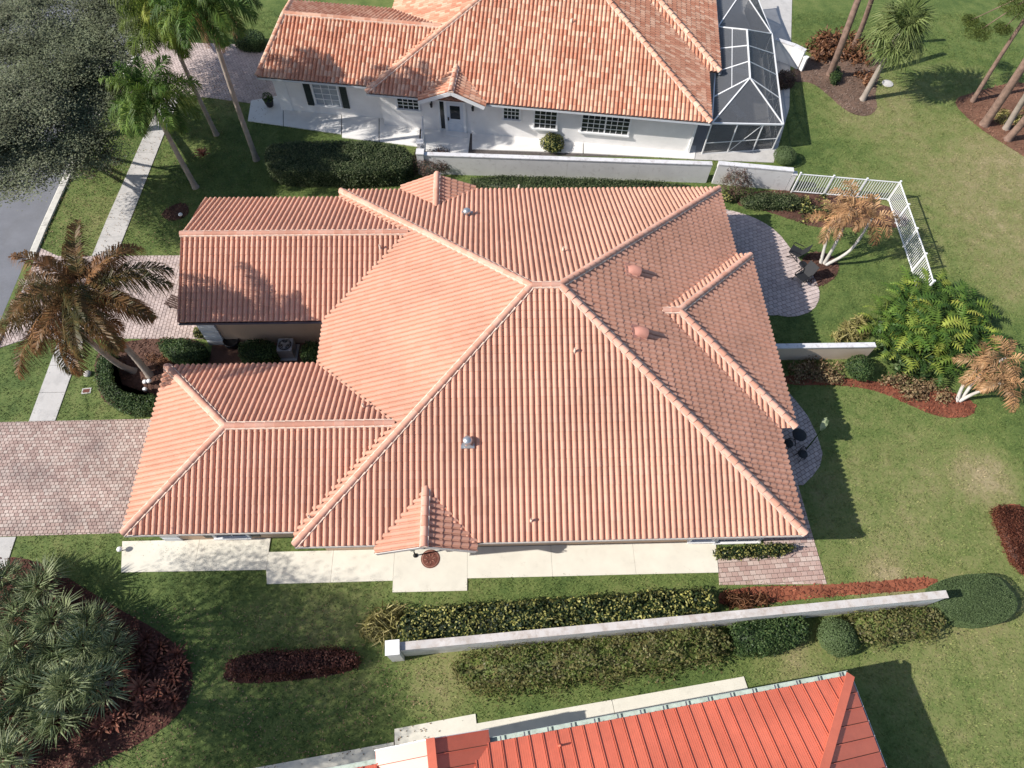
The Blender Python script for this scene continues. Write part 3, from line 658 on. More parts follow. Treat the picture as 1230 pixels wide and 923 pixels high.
def piece(mb, poly, z0, z1, rnd, bev=.012):
    if len(poly) < 3 or abs(area2(poly)) < .003: return
    mb.prism(poly, z0, z1, rnd, bev)
def pave(name, poly, mat, sx, sy, rot=0, joint=.012, parts=0, label=None, z=.03, border=None):
    """bonded pavers clipped to the outline; the parts nearest the camera are objects, the rest one mesh"""
    base = sheet(name, poly, .006, M['joint']); inner = poly
    co, si = math.cos(rot), math.sin(rot); loc = [(x*co+y*si, -x*si+y*co) for x, y in inner]
    x0, x1 = min(p[0] for p in loc), max(p[0] for p in loc); y0, y1 = min(p[1] for p in loc), max(p[1] for p in loc)
    rest = MB(); r = 0; y = y0; cand = []
    while y < y1:
        x = x0 - (sx*.5 if r % 2 else 0)
        while x < x1:
            rect = [(x+joint/2, y+joint/2), (x+sx-joint/2, y+joint/2), (x+sx-joint/2, y+sy-joint/2), (x+joint/2, y+sy-joint/2)]
            c = clip_convex(loc, rect)
            if len(c) > 2: cand.append([(px*co-py*si, px*si+py*co) for px, py in c])
            x += sx
        y += sy; r += 1
    cand.sort(key=lambda q: (q[0][0]-8)**2+(q[0][1]+8)**2)
    for i, c in enumerate(cand):
        zz = z+float(rng.normal(0, .003))
        if i < parts:
            mb = MB(); piece(mb, c, .0, zz, random.random())
            if mb.n: mb.obj('paver', mat, base)
        else: piece(rest, c, .0, zz, random.random())
    if rest.n: rest.obj('paver_field', mat, base, kind='stuff')
    return base
pave('driveway', [(-17.45, 7.75), (-16.2, 7.3), (-6.4, 7.36), (-6.4, 1.62), (-13.9, 1.57), (-16.2, 1.5), (-17.45, 1.0)], M['paver'], .205, .165, 0, parts=0)
pave('side_driveway', [(-17.45, 18.4), (-16.2, 17.75), (-6.5, 17.7), (-6.5, 12.0), (-11.0, 12.1), (-16.2, 12.15), (-17.45, 11.6)], M['paver_pale'], .225, .19, math.pi/2, parts=0)
pave('north_driveway', [(-16.9, 37.9), (-15.5, 37.4), (-5.9, 36.8), (-5.9, 30.4), (-10.4, 31.3), (-12.7, 31.5), (-16.6, 31.9)], M['paver_pale'], .225, .19, TH, parts=0)
pE = xy((22.94, 9.07, -0), (23.27, 8.23, 0), (23.6, 7.64, 0), (23.93, 6.87, 0), (24.13, 5.85, 0), (24.16, 4.82, -0), (23.86, 4.17, 0), (23.37, 3.66, -0), (22.81, 3.21, -0)) + [(20.3, 3.2), (20.3, 9.5)]
pave('round_patio', pE, M['paver_pale'], .25, .2, .5, parts=0)
pN = smooth_poly(xy((21.94, 21.06, 0), (23.29, 20.64, 0), (24.42, 19.96, 0), (25.21, 19.03, -0), (25.66, 17.74, 0), (26.12, 16.61, 0), (26.57, 15.51, 0), (26.55, 14.34, -0), (25.87, 13.32, -0), (24.6, 12.89, 0), (23.55, 13.13, -0)) + [(20.3, 12.9), (20.3, 20.6)], 1)
pave('curved_patio', pN, M['paver_pale'], .28, .24, .35, parts=150)
pS = xy((18.06, -0.21, 0), (17.93, -1.35, 0), (22.71, -1.43, 0), (22.67, -0.44, 0), (22.55, 3.3, 0)) + [(20.3, 3.2), (20.3, .1), (18.2, .1)]
pave('brick_terrace', pS, M['paver_brick'], .27, .21, .05, parts=300)
# cream path along the tan house, in slabs
sp = sheet('cream_path', xy((-8.41, 1.25, 0), (-8.2, -0.16, 0), (-1.95, -0.21, 0)) + [(-1.9, .55), (-8.3, .55)], .004, M['joint'])
EXCL.append(xy((-1.95, -0.21, 0), (-1.82, -0.82, 0), (3.61, -0.81, 0), (3.64, -1.31, 0), (6.85, -1.32, 0), (6.88, -0.79, 0), (17.99, -0.81, 0)) + [(18.1, .55), (-1.9, .55)])
for poly in ([(-8.5, 1.22), (-8.2, -.16), (-5.1, -.18), (-5.1, 1.22)], [(-5.09, 1.22), (-5.09, -.18), (-1.96, -.2), (-1.96, 1.22)], [(-1.95, .58), (-1.95, -.2), (-1.82, -.82), (.9, -.82), (.9, .58)], [(.91, .58), (.91, -.82), (3.61, -.81), (3.61, .58)],
             [(3.62, .58), (3.62, -1.31), (6.85, -1.32), (6.85, .58)], [(6.86, .58), (6.86, -.79), (10.6, -.8), (10.6, .58)], [(10.61, .58), (10.61, -.8), (14.3, -.8), (14.3, .58)], [(14.31, .58), (14.31, -.8), (17.98, -.81), (18.1, .58)]):
    mb = MB(); mb.prism(poly, 0, .05+float(rng.normal(0, .001))); mb.obj('slab', M['path'], sp)
nw = sheet('white_path', xy((-7.47, 28.97, 0), (-7.57, 30.94, -0), (-6.08, 31.27, -0), (0.95, 29.42, 0), (6.7, 28.42, 0), (21.3, 25.83, 0), (21.12, 25.38, 0), (6.71, 25.78, 0), (3.81, 25.95, 0), (3.52, 26.56, 0), (-1.24, 27.36, 0), (-1.34, 27.83, 0)), .004, M['joint'])
for poly in (xy((-7.47, 28.97, 0), (-7.57, 30.94, -0), (-5.57, 31.52, 0), (-5.15, 28.48, 0)), xy((-5.1, 28.48, 0), (-5.51, 31.52, 0), (-1.57, 30.25, 0), (-1.33, 27.67, 0)), xy((-1.24, 27.36, 0), (-1.52, 30.25, 0), (0.93, 29.75, 0), (1.12, 26.96, -0)), xy((1.17, 26.96, 0), (0.99, 29.75, 0), (3.7, 29, 0), (3.68, 26.48, 0)),
             xy((3.86, 26.1, 0), (3.75, 29, 0), (7.02, 28.42, -0), (6.81, 25.63, 0)), xy((7.08, 26.23, -0), (7.08, 28.42, 0), (14.25, 27.35, 0), (14.12, 25.81, 0)), xy((14.18, 25.81, 0), (14.3, 27.35, 0), (21.51, 26.45, 0), (21.2, 25.23, -0))):
    mb = MB(); mb.prism(poly, 0, .06); mb.obj('slab', M['whitewalk'], nw)
sheet('pool_deck', xy((20.88, 25.23, 0), (26.23, 24.89, 0), (28.49, 30.13, 0), (32.51, 46.01, 0), (25.69, 45.97, 0)), .03, M['walk'])
RP = [(4.01, -6.6), (7.2, -6.15), (7.23, -6.5), (18.25, -5.08), (18.32, -5.66), (18.32, -8), (-6, -11), (-6.5, -8.6), (-.83, -7.72), (4.0, -7.05)]
rp = sheet('red_house_path', RP, .004, M['joint'])
for poly in ([(-6.5, -8.6), (-.9, -7.73), (-.7, -9.0), (-6, -9.8)], [(-.88, -7.73), (4.0, -7.06), (4.15, -8.4), (-.68, -9.0)], [(4.01, -6.6), (7.2, -6.15), (7.4, -7.9), (4.17, -8.4)], [(7.24, -6.5), (12.7, -5.8), (12.9, -7.3), (7.42, -7.9)], [(12.72, -5.8), (18.25, -5.08), (18.35, -5.7), (18.3, -6.6), (12.92, -7.3)]):
    mb = MB(); mb.prism(poly, 0, .05); mb.obj('slab', M['path'], rp)
# ---------------------------------------------------------------- mulch beds: a sheet with chips lying on it
def bed(name, poly, mat, dens=60, it=2):
    poly = smooth_poly(poly, it); o = sheet(name, poly, .012, mat); P = np.array(poly); lo, hi = P.min(0), P.max(0)
    n = int(dens*np.prod(hi-lo)); p = lo + rng.random((n, 2))*(hi-lo); p = p[in_poly(p, poly)]; n = len(p)
    if n == 0: return o
    a = rng.random(n)*6.28; L = .04+rng.random(n)*.07; w = .012+rng.random(n)*.02; u = np.stack([np.cos(a), np.sin(a)], 1)
    V = np.zeros((n, 4, 3)); t = rng.normal(0, .35, n)
    for i, (s, q) in enumerate(((-1, -1), (1, -1), (1, 1), (-1, 1))):
        V[:, i, :2] = p + u*(s*L)[:, None] + np.stack([-u[:, 1], u[:, 0]], 1)*(q*w)[:, None]; V[:, i, 2] = .035 + s*L*t
    link('chip_layer', np_mesh('chip_layer', V.reshape(-1, 3), np.arange(4*n).reshape(-1, 4), rng.random(n), mat), o, kind='stuff'); return o
bed('mulch_bed', xy((23.13, 9.32, 0), (25.38, 9.18, 0), (27.93, 8.83, 0), (30.01, 8.45, 0), (31.67, 8.17, -0), (32.71, 7.66, -0), (32.64, 6.89, 0), (31.74, 6.58, 0), (30.5, 6.7, 0), (29.42, 7.34, 0), (27.78, 8.34, -0), (25.69, 8.67, 0), (23.27, 8.62, 0)), M['mulch'], 90)
bed('mulch_bed', xy((17.95, -1.46, 0), (22.77, -1.47, 0), (25.24, -1.35, 0), (27.75, -1.19, 0), (27.66, -1.77, 0), (22.83, -1.94, 0), (17.67, -2.37, 0)), M['mulch'], 90, 1)
bed('mulch_bed', xy((26.3, 17.35, 0), (27.35, 17.59, 0), (28.08, 17.2, -0), (28.14, 16.34, 0), (27.75, 15.62, 0), (26.66, 14.92, 0), (26.1, 15.16, 0), (25.77, 16.19, 0)), M['mulchdark'], 110)
bed('mulch_bed', xy((22.9, 21.26, 0), (23.91, 22.43, -0), (27.32, 22.54, 0), (30.79, 21.81, 0), (33.53, 20.6, 0), (33.2, 19.26, 0), (30.63, 19.49, 0), (27.8, 19.32, 0), (26.43, 19.94, -0), (24.62, 20.9, 0)), M['mulchdark'], 60)
bed('mulch_bed', xy((29.43, 34.1, 0), (32.25, 36.46, 0), (34.95, 36.27, 0), (36.53, 35.02, 0), (34.85, 31.84, 0), (34.56, 29.94, 0), (33.46, 29.11, -0), (32.23, 29.78, 0), (31.34, 31.85, 0), (30.56, 32.92, 0), (29.22, 32.74, 0)), M['mulchold'], 60)
bed('mulch_bed', xy((39.82, 30.95, -0), (42.2, 31.82, 0), (46.02, 33.16, 0), (47.75, 30.92, 0), (44.11, 23.34, 0), (42.79, 25.38, 0), (41.69, 26.79, 0), (40.62, 28.41, 0)), M['mulchpine'], 60)
bed('mulch_bed', xy((-14.52, 0.57, 0), (-12.23, 0.67, 0), (-8.44, -1.46, 0), (-5.5, -2.89, 0), (-4.21, -4.21, 0), (-4.26, -5.6, 0), (-5.34, -6.59, 0), (-6.9, -7.32, 0), (-8.84, -8.16, -0), (-11.58, -8.22, 0)), M['mulchwine'], 80)
bed('mulch_bed', xy((-3.18, -4.34, 0), (-2.77, -4.78, 0), (-0.6, -4.78, 0), (2.23, -4.48, 0), (2.35, -3.91, 0), (-2.09, -3.79, 0)), M['mulchwine'], 80)
bed('mulch_bed', xy((-12.44, 10.95, 0), (-11.89, 11.76, 0), (-9, 12.23, 0), (-6.86, 11.88, 0), (-6.48, 10.34, 0), (-8.6, 10.38, 0), (-8.45, 7.5, -0), (-10.01, 7.62, 0), (-11.55, 8.58, 0)), M['mulchdark'], 80)
bed('mulch_bed', xy((31.76, 2.14, 0), (33.45, 1.93, 0), (32.15, -1.6, 0), (31.46, -1.14, 0), (31.43, 0.11, 0)), M['mulch'], 60)
bed('mulch_bed', xy((-11.42, 21, 0), (-10.09, 22.05, -0), (-9.45, 20.84, 0), (-10.52, 20.2, 0)), M['mulchdark'], 60)
EXCL.append([(-6.9, 7.9), (.6, 7.9), (.6, 11.8), (-6.9, 11.8)])
sheet('court_ground', [(-6.5, 7.9), (.6, 7.9), (.6, 11.8), (-6.5, 11.8)], .004, M['mulchdark'])
# ---------------------------------------------------------------- garden walls and the fence
def wall_run(name, pts, h, th, wmat, cmat, label, posts=(), seg=4.8, cap=.07, over=.03):
    t = thing(name, label, 'wall', (*pts[0], 0)); o = np.array(pts[0]); EXCL_pts = []
    for i in range(len(pts)-1):
        a, b = np.array(pts[i]), np.array(pts[i+1]); L = np.linalg.norm(b-a); d = (b-a)/L; n = np.array([-d[1], d[0]])
        m = max(1, round(L/seg)); rz = math.atan2(d[1], d[0])
        for j in range(m):
            s0, s1 = L*j/m+.004, L*(j+1)/m-.004; c = a+d*(s0+s1)/2-o
            mb = MB(); mb.box((c[0], c[1], h/2), (s1-s0, th, h), rz); mb.obj('wall_panel', wmat, t)
            mb = MB(); mb.box((c[0], c[1], h+cap/2+.001), (s1-s0+.004, th+2*over, cap), rz); mb.obj('coping', cmat, t)
        EXCL.append([tuple(a+n*th*.6), tuple(b+n*th*.6), tuple(b-n*th*.6), tuple(a-n*th*.6)])
    for (x, y, w, hh) in posts:
        mb = MB(); mb.box((x-o[0], y-o[1], hh/2), (w, w, hh), rz); mb.box((x-o[0], y-o[1], hh+.04), (w+.06, w+.06, .08), rz); mb.obj('pier', wmat, t)
    return t
wall_run('garden_wall', [(4.3, -3.80), (15, -3.13), (26.75, -2.36)], 1.75, .25, M['oldwall'], M['oldcap'], 'long weathered white garden wall between the yellow-leaved hedge and the mixed hedge', [(4.02, -3.86, .5, 1.9)])
wall_run('garden_wall', [(21.3, 10.3), (27.85, 10.3)], 1.15, .22, M['tangarden'], M['gardencap'], 'short tan garden wall behind the pale speckled shrubs', seg=3.2)
wall_run('garden_wall', [(4.2, 24.22), (21.6, 23.27)], 1.42, .24, M['gardenwall'], M['gardencap'], 'long white garden wall in front of the white house', [(4.0, 24.25, .42, 1.55), (3.95, 25.3, .35, 1.4)])
wall_run('garden_wall', [(21.95, 23.22), (26.4, 22.6)], 1.5, .26, M['gardenwall'], M['gardencap'], 'short white stepped garden wall end beside the picket fence', [(26.55, 22.58, .26, 1.25)])
wall_run('garden_wall', [(28.3, 35.6), (29.5, 34.9), (30.1, 34.3)], 1.35, .25, M['whitewall'], M['gardencap'], 'bright white wall stub east of the pool screen', [(30.25, 34.15, .25, .95)], seg=2)
gt = thing('garden_gate', 'white metal gate by the front path of the white house', 'gate', (4.0, 25.0, 0))
gy = 2.5
for i in range(17):
    mb = MB(); mb.box((.0+.0*i, .1+i*.15, .68), (.025, .025, 1.2)); mb.obj('picket', M['white'], gt)
for z in (.12, 1.28): mb = MB(); mb.box((0, 1.3, z), (.05, 2.55, .05)); mb.obj('rail', M['white'], gt)
for y in (0, 2.6): mb = MB(); mb.box((0, y, .72), (.07, .07, 1.44)); mb.obj('post', M['white'], gt)
fc = thing('picket_fence', 'white metal picket fence round the corner of the lawn', 'fence', (26.75, 22.3, 0))
fpts = [(26.75, 22.3), (32.6, 21.55), (32.25, 16.0), (32.05, 14.1)]; fo = np.array(fpts[0])
for i in range(len(fpts)-1):
    a, b = np.array(fpts[i])-fo, np.array(fpts[i+1])-fo; L = np.linalg.norm(b-a); d = (b-a)/L; n = int(L/.15); rz = math.atan2(d[1], d[0])
    for z in (.12, 1.48): mb = MB(); c = (a+b)/2; mb.box((*c, z), (L, .05, .05), rz); mb.obj('rail', M['white'], fc)
    for j in range(n):
        c = a+d*(j+.5)*L/n; mb = MB(); mb.box((*c, .80), (.034, .024, 1.36), rz); mb.obj('picket', M['white'], fc)
    m = max(1, round(L/1.85))
    for j in range(m+(1 if i == len(fpts)-2 else 0)):
        c = a+d*L*j/m; mb = MB(); mb.box((*c, .79), (.075, .075, 1.58), rz); mb.box((*c, 1.595), (.10, .10, .03), rz); mb.obj('post', M['white'], fc)
# ---------------------------------------------------------------- pool screen enclosure
se = thing('screen_enclosure', 'white framed pool screen enclosure beside the white house', 'enclosure', (0, 0, 0))
ZE, ZR = 1.95, 3.1
ex = lambda y: 26.4 - (y-26.1)*-.145                       # east side line
A0 = (21.5, 25.55); B0 = (26.4, 26.1)
SA, SB = Vector((21.75, 25.7, ZE+.45)), Vector((26.4, 26.1, ZE)); NA, NB = Vector((23.9, 35.4, ZE+.45)), Vector((27.75, 35.3, ZE))
R1, R2 = Vector((24.49, 28.87, 3.2)), Vector((25.3, 33.82, 3.2))
def sbeam(a, b, w=.09): w *= .75; mb = MB(); mb.bar(a, b, w, w); mb.obj('beam', M['white'], se)
def spanel(*p):
    mb = MB(); p = [Vector(q) for q in p]; n = (p[1]-p[0]).cross(p[2]-p[0]).normalized()*.006
    k = len(p); vs = [q+n for q in p]+[q-n for q in p]; mb.add(vs, [list(range(k)), list(range(k, 2*k))[::-1]], .5); mb.obj('screen_panel', M['screen'], se)
W0, W1 = Vector((21.75, 25.7, ZE+.45)), Vector((23.9, 35.4, ZE+.45))
wst = [W0.lerp(W1, t) for t in (0, .25, .5, .75, 1)]; est = [SB.lerp(NB, t) for t in (0, .27, .52, .76, 1)]; rid = [R1, R1.lerp(R2, .33), R1.lerp(R2, .66), R2]
sbeam(R1, R2, .12); sbeam(W0, W1); sbeam(SB, NB, .12); sbeam(SA, SB, .12); sbeam(NA, NB, .12)
for q in (SA, SB, wst[1]): sbeam(R1, q, .1)
for q in (NA, NB): sbeam(R2, q, .1)
sbeam(R1, est[1]); 
for r, w, e_ in ((rid[1], wst[2], est[2]), (rid[2], wst[3], est[3])): sbeam(r, w); sbeam(r, e_)
spanel(R1, SA, SB); spanel(R1, SB, est[1]); spanel(R1, wst[1], SA); spanel(R1, rid[1], wst[2], wst[1]); spanel(rid[1], rid[2], wst[3], wst[2]); spanel(rid[2], R2, NA, wst[3])
spanel(rid[1], R1, est[1], est[2]); spanel(rid[2], rid[1], est[2], est[3]); spanel(R2, rid[2], est[3], NB); spanel(R2, NB, NA)
gb = lambda q: Vector((q.x, q.y, .05))
for q in est: sbeam(gb(q), q)
sm = [SA.lerp(SB, t) for t in (.0, .36, .72)]
for q in sm: sbeam(gb(q), q)
for i in range(4):
    spanel(gb(est[i]), gb(est[i+1]), est[i+1], est[i]); mid = lambda q: Vector((q.x, q.y, .95)); sbeam(mid(est[i]), mid(est[i+1]), .06)
sbeam(gb(est[0]), est[1], .05)
sq = [*sm, SB]
for i in range(3): spanel(gb(sq[i]), gb(sq[i+1]), sq[i+1], sq[i]); sbeam(Vector((sq[i].x, sq[i].y, .9)), Vector((sq[i+1].x, sq[i+1].y, .9)), .06)
sbeam(gb(sm[1]), sm[2], .05); sbeam(gb(est[2]), est[1], .05); sbeam(gb(est[2]), est[3], .05)
for a, b, c in ((wst[1], R1, est[1]), (wst[2], rid[1], est[2]), (wst[3], rid[2], est[3])): sbeam(a.lerp(b, .5), Vector(a).lerp(b, .5).lerp(R2.lerp(NA, .5) if a is wst[3] else (rid[1].lerp(wst[2], .5) if a is wst[1] else rid[2].lerp(wst[3], .5)), 1.0), .05)
sbeam(gb(SA), gb(SB), .1); sbeam(gb(SB), gb(NB), .1)
N2, N3, N4 = Vector((27.6, 41, ZE)), Vector((24.6, 41, ZE+.45)), Vector((26.0, 38.5, 3.1))                   # the further bay
for a, b in ((NA, N4), (NB, N4), (N4, N3), (N4, N2), (NB, N2), (NA, N3), (N4, N4+Vector((.2, 2.5, 0)))): sbeam(a, b)
spanel(NA, NB, N4); spanel(NB, N2, N4); spanel(N3, NA, N4); spanel(gb(NB), gb(N2), N2, NB)
for q in (N2, N3): sbeam(gb(q), q)
def lounger(loc, rz, fm, sm_, label, name='pool_lounger'):
    t = thing(name, label, 'lounger', loc, rz)
    mb = MB()
    for x in (-.28, .28): mb.bar((x, -.9, .32), (x, .35, .32), .04)
    for x in (-.28, .28):
        for y in (-.75, .3): mb.bar((x, y, 0.03), (x, y, .32), .04)
    mb.obj('frame', fm, t)
    mb = MB()
    for i in range(12): mb.box((0, -.86+i*.1, .345), (.56, .085, .015))
    mb.obj('seat', sm_, t)
    mb = MB(); mb.bar((0, .35, .35), (0, .85, .80), .56, .03); mb.obj('backrest', sm_, t); return t
lounger((24.6, 29.6, .03), .4, M['white'], M['white'], 'white sun lounger under the middle of the pool screen')
lounger((25.6, 33.6, .03), 1.2, M['white'], M['white'], 'white sun lounger at the far end of the pool screen')
gr = thing('covered_grill', 'black covered grill in the near corner of the pool screen', 'grill', (25.3, 26.8, .03), .2)
mb = MB(); mb.prism([(-.55, -.3), (.55, -.3), (.55, .3), (-.55, .3)], 0, .8, .5, .03); mb.obj('body', M['darksling'], gr)
mb = MB(); mb.prism([(-.5, -.27), (.5, -.27), (.5, .27), (-.5, .27)], .8, 1.1, .5, .12); mb.obj('lid', M['darksling'], gr)
# ---------------------------------------------------------------- leaves, hedges, bushes
def leaf_quads(P, N, L, Wd, up=.35, fold=.2):
    """one bent diamond leaf at each point, facing roughly along N"""
    n = len(P); N = N + rng.normal(0, .55, (n, 3)); N[:, 2] += up; N /= np.linalg.norm(N, axis=1)[:, None]
    a = rng.normal(0, 1, (n, 3)); D = a - (a*N).sum(1)[:, None]*N; D /= np.linalg.norm(D, axis=1)[:, None]; S = np.cross(N, D)
    l = (L*(.65+.7*rng.random(n)))[:, None]; w = (Wd*(.7+.6*rng.random(n)))[:, None]
    V = np.stack([P-D*l*.5, P+S*w*.5-N*w*fold, P+D*l*.5-N*l*.15, P-S*w*.5-N*w*fold], 1).reshape(-1, 3)
    Q = np.arange(4*n).reshape(-1, 4); T = np.concatenate([Q[:, [0, 1, 2]], Q[:, [0, 2, 3]]]); return V, T, np.tile(rng.random(n), 2)
def foliage(name, parts, mat, parent, core=None):
    V = []; T = []; R = []; b = 0
    for v, t, r in parts: V.append(v); T.append(t+b); R.append(r); b += len(v)
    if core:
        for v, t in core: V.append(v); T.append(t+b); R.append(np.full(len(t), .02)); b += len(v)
    me = np_mesh(name, np.concatenate(V), np.concatenate(T), np.concatenate(R), mat); return link(name, me, parent)
def prism_tris(poly, z0, z1):
    P = np.array(poly); n = len(P); c = P.mean(0); V = np.concatenate([np.c_[P, np.full(n, z0)], np.c_[P, np.full(n, z1)], [[*c, z1]]])
    T = [(i, (i+1) % n, n+(i+1) % n) for i in range(n)] + [(i, n+(i+1) % n, n+i) for i in range(n)] + [(n+i, n+(i+1) % n, 2*n) for i in range(n)]; return V, np.array(T)
def lump(p, s): return np.sin(p[:, 0]*s+1.3)*np.sin(p[:, 1]*s*1.17+.4)*.5 + np.sin(p[:, 0]*s*2.3)*np.sin(p[:, 1]*s*2.1+2)*.35
def hedge(poly, h, mat, label, leaf=.10, dens=420, rough=.07, group=None, name='hedge', cat='hedge', z0=0.0, round_=.18, it=1):
    """a clipped hedge: leaves over its top and sides and a dark inside"""
    poly = smooth_poly(poly, it); P = np.array(poly); o = P.mean(0); lo, hi = P.min(0), P.max(0); t = thing(name, label, cat, (*o, 0), 0, group)
    n = int(dens*np.prod(hi-lo)); p = lo+rng.random((n, 2))*(hi-lo); p = p[in_poly(p, poly)]; d = edge_dist(p, poly)
    z = h - round_*np.clip(1-d/round_, 0, 1)**2 + lump(p, 2.2)*rough + rng.normal(0, rough*.5, len(p)) - rng.random(len(p))*.05
    nrm = np.zeros((len(p), 3)); nrm[:, 2] = 1
    parts = [leaf_quads(np.c_[p-o, z], nrm, leaf, leaf*.55)]
    per = 0
    for i in range(len(P)):
        a, b = P[i], P[(i+1) % len(P)]; L = np.linalg.norm(b-a)
        if L < 1e-3: continue
        m = int(dens*L*h*.9); s = rng.random(m); zz = rng.random(m)*h*.97; nn = np.array([(b-a)[1], -(b-a)[0]])/L*np.sign(area2(poly))
        q = a+(b-a)*s[:, None] + nn*(rng.normal(0, rough*.6, m)+lump(np.c_[(a+(b-a)*s[:, None]).sum(1), zz], 2.5)*rough-.02)[:, None]
        parts.append(leaf_quads(np.c_[q-o, zz], np.tile([*nn, .3], (m, 1)), leaf, leaf*.55))
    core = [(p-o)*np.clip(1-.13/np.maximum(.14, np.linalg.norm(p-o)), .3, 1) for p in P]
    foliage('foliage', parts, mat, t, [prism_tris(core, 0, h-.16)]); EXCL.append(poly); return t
def bush(x, y, r, h, mat, label, leaf=.10, dens=420, name='bush', cat='bush', group=None, rough=.1, rx=1.0, core=True):
    t = thing(name, label, cat, (x, y, 0), random.random()*6 if rx == 1 else 0, group); n = int(dens*(2*math.pi*r*r*rx*.6+6.28*r*h*.55))
    u = rng.normal(0, 1, (n, 3)); u[:, 2] = np.abs(u[:, 2])*1.1-.25; u /= np.linalg.norm(u, axis=1)[:, None]
    k = 1+lump(u*2, 2.6)*rough*1.5+rng.normal(0, rough*.5, n)-rng.random(n)*.08
    P = u*k[:, None]*np.array([r*rx, r, h*.55]); P[:, 2] += h*.45; P[:, 2] = np.maximum(P[:, 2], .03)
    cr = []
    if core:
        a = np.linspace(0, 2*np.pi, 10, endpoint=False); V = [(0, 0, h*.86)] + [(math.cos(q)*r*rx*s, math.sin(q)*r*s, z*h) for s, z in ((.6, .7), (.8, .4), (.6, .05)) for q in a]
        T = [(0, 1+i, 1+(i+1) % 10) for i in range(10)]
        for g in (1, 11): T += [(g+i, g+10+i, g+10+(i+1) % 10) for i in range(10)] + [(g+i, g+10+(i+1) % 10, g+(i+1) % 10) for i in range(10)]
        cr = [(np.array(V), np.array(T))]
    foliage('foliage', [leaf_quads(P, u, leaf, leaf*.55)], mat, t, cr)
    a = np.linspace(0, 6.28, 12); EXCL.append([(x+math.cos(q)*r*rx*.9, y+math.sin(q)*r*.9) for q in a]); return t
hedge(xy((-5.49, 24.83, 1.3), (-4.9, 25.55, 1.3), (-1.39, 25.68, 1.3), (1.67, 25.51, 1.3), (3.42, 24.92, 1.3), (3.54, 23.34, 1.3), (0.86, 22.8, 1.3), (-2.1, 23.03, 1.3), (-4.93, 23.06, 1.3)), 1.35, M['hedge'], 'big clipped dark green hedge left of the white gate', dens=480, rough=.09)
hedge(xy((7.05, 23.18, 0.9), (13.78, 22.85, 0.9), (20.3, 22.37, 0.9), (20.14, 21.41, 0.9), (7, 21.94, 0.9)), .9, M['hedge'], 'narrow green hedge strip between the white wall and the tiled roof', dens=380)
hedge(xy((4.08, -2.32, 0.8), (5.46, -2.15, 0.8), (8.24, -2.02, 0.8), (11.76, -1.9, 0.8), (15.34, -1.72, 0.8), (17.13, -1.69, 0.8), (17.43, -2.05, 0.8), (17.21, -2.66, 0.8), (13.76, -2.97, 0.8), (9.59, -3.25, 0.8), (4.82, -3.45, 0.8), (4.2, -3.27, 0.8)), .85, M['variegated'], 'long yellow and green leaved hedge on the house side of the long wall', leaf=.14, dens=300, rough=.14)
hedge(xy((6.19, -4.45, 0.9), (7.87, -3.93, 0.9), (10.24, -3.77, 0.9), (13.69, -3.44, 0.9), (17.19, -3.21, 0.9), (17.77, -3.81, 0.9), (17.4, -4.28, 0.9), (14.89, -4.69, 0.9), (11.5, -5.03, 0.9), (8.17, -5.3, 0.9), (6.93, -5.14, 0.9)), .95, M['mixed'], 'long brown and green mixed hedge outside the long wall', leaf=.13, dens=330, rough=.38)
hedge(xy((17.81, -3.22, 0.9), (18.63, -2.98, 0.9), (20.43, -2.83, 0.9), (21.1, -2.98, 0.9), (20.94, -3.89, 0.9), (19.22, -4.3, 0.9), (17.93, -4.39, 0.9)), 1.0, M['hedgedark'], 'dark green hedge between the mixed hedge and the round bush', leaf=.10, dens=450, rough=.12)
bush(*(22.32, -3.72, 0)[:2], .80, 1.15, M['clipped'], 'round clipped bright green bush in the row outside the long wall', leaf=.07, dens=800, rough=.04)
hedge(xy((22.93, -3.02, 0.9), (24.35, -2.79, 0.9), (26.52, -2.71, 0.9), (26.83, -3.06, 0.9), (26.85, -3.59, 0.9), (25.43, -3.82, 0.9), (23.13, -3.89, 0.9)), .9, M['mixed'], 'short brown-leaved hedge at the far end of the long wall', leaf=.13, dens=330, rough=.28)
hedge(xy((26.93, -1.75, 0.9), (27.69, -1.45, 0.9), (28.93, -1.3, 0.9), (29.78, -1.4, 0.9), (30.08, -1.76, 0.9), (30.16, -2.01, 0.9), (30.36, -2.33, 0.9), (30.21, -2.87, 0.9), (29.42, -3.39, 0.9), (28.45, -3.5, 0.9), (27.55, -3.34, 0.9), (26.99, -2.99, 0.9), (26.81, -2.51, 0.9)), .9, M['clipped'], 'flat topped heart shaped dark green hedge on the lawn', leaf=.045, dens=2000, rough=.015, round_=.06, it=2)
hedge(xy((31.33, 1.88, 0.5), (32.11, 1.95, 0.5), (33.15, 1.6, 0.5), (32.01, -1.35, 0.5), (31.31, -1.04, 0.5), (31.19, -0.03, 0.5), (31.19, 1.13, 0.5)), .5, M['brownhedge'], 'rusty brown low hedge at the right edge', leaf=.07, dens=600, rough=.08)
hedge(xy((-2.97, -3.99, 0.7), (-1.89, -3.7, 0.7), (1.44, -3.6, 0.7), (2.47, -3.82, 0.7), (2.44, -4.32, 0.7), (0.21, -4.51, 0.7), (-2.41, -4.56, 0.7)), .7, M['redleaf'], 'low dark red hedge alone on the shaded lawn', leaf=.10, dens=420, rough=.12)
hedge(xy((17.97, 0.22, 0.6), (19.39, 0.22, 0.6), (21.44, 0.32, 0.6), (21.42, -0.09, 0.6), (19.3, -0.22, 0.6), (17.93, -0.23, 0.6)), .6, M['variegated'], 'small yellow green hedge at the brick terrace', leaf=.12, dens=300, rough=.1)
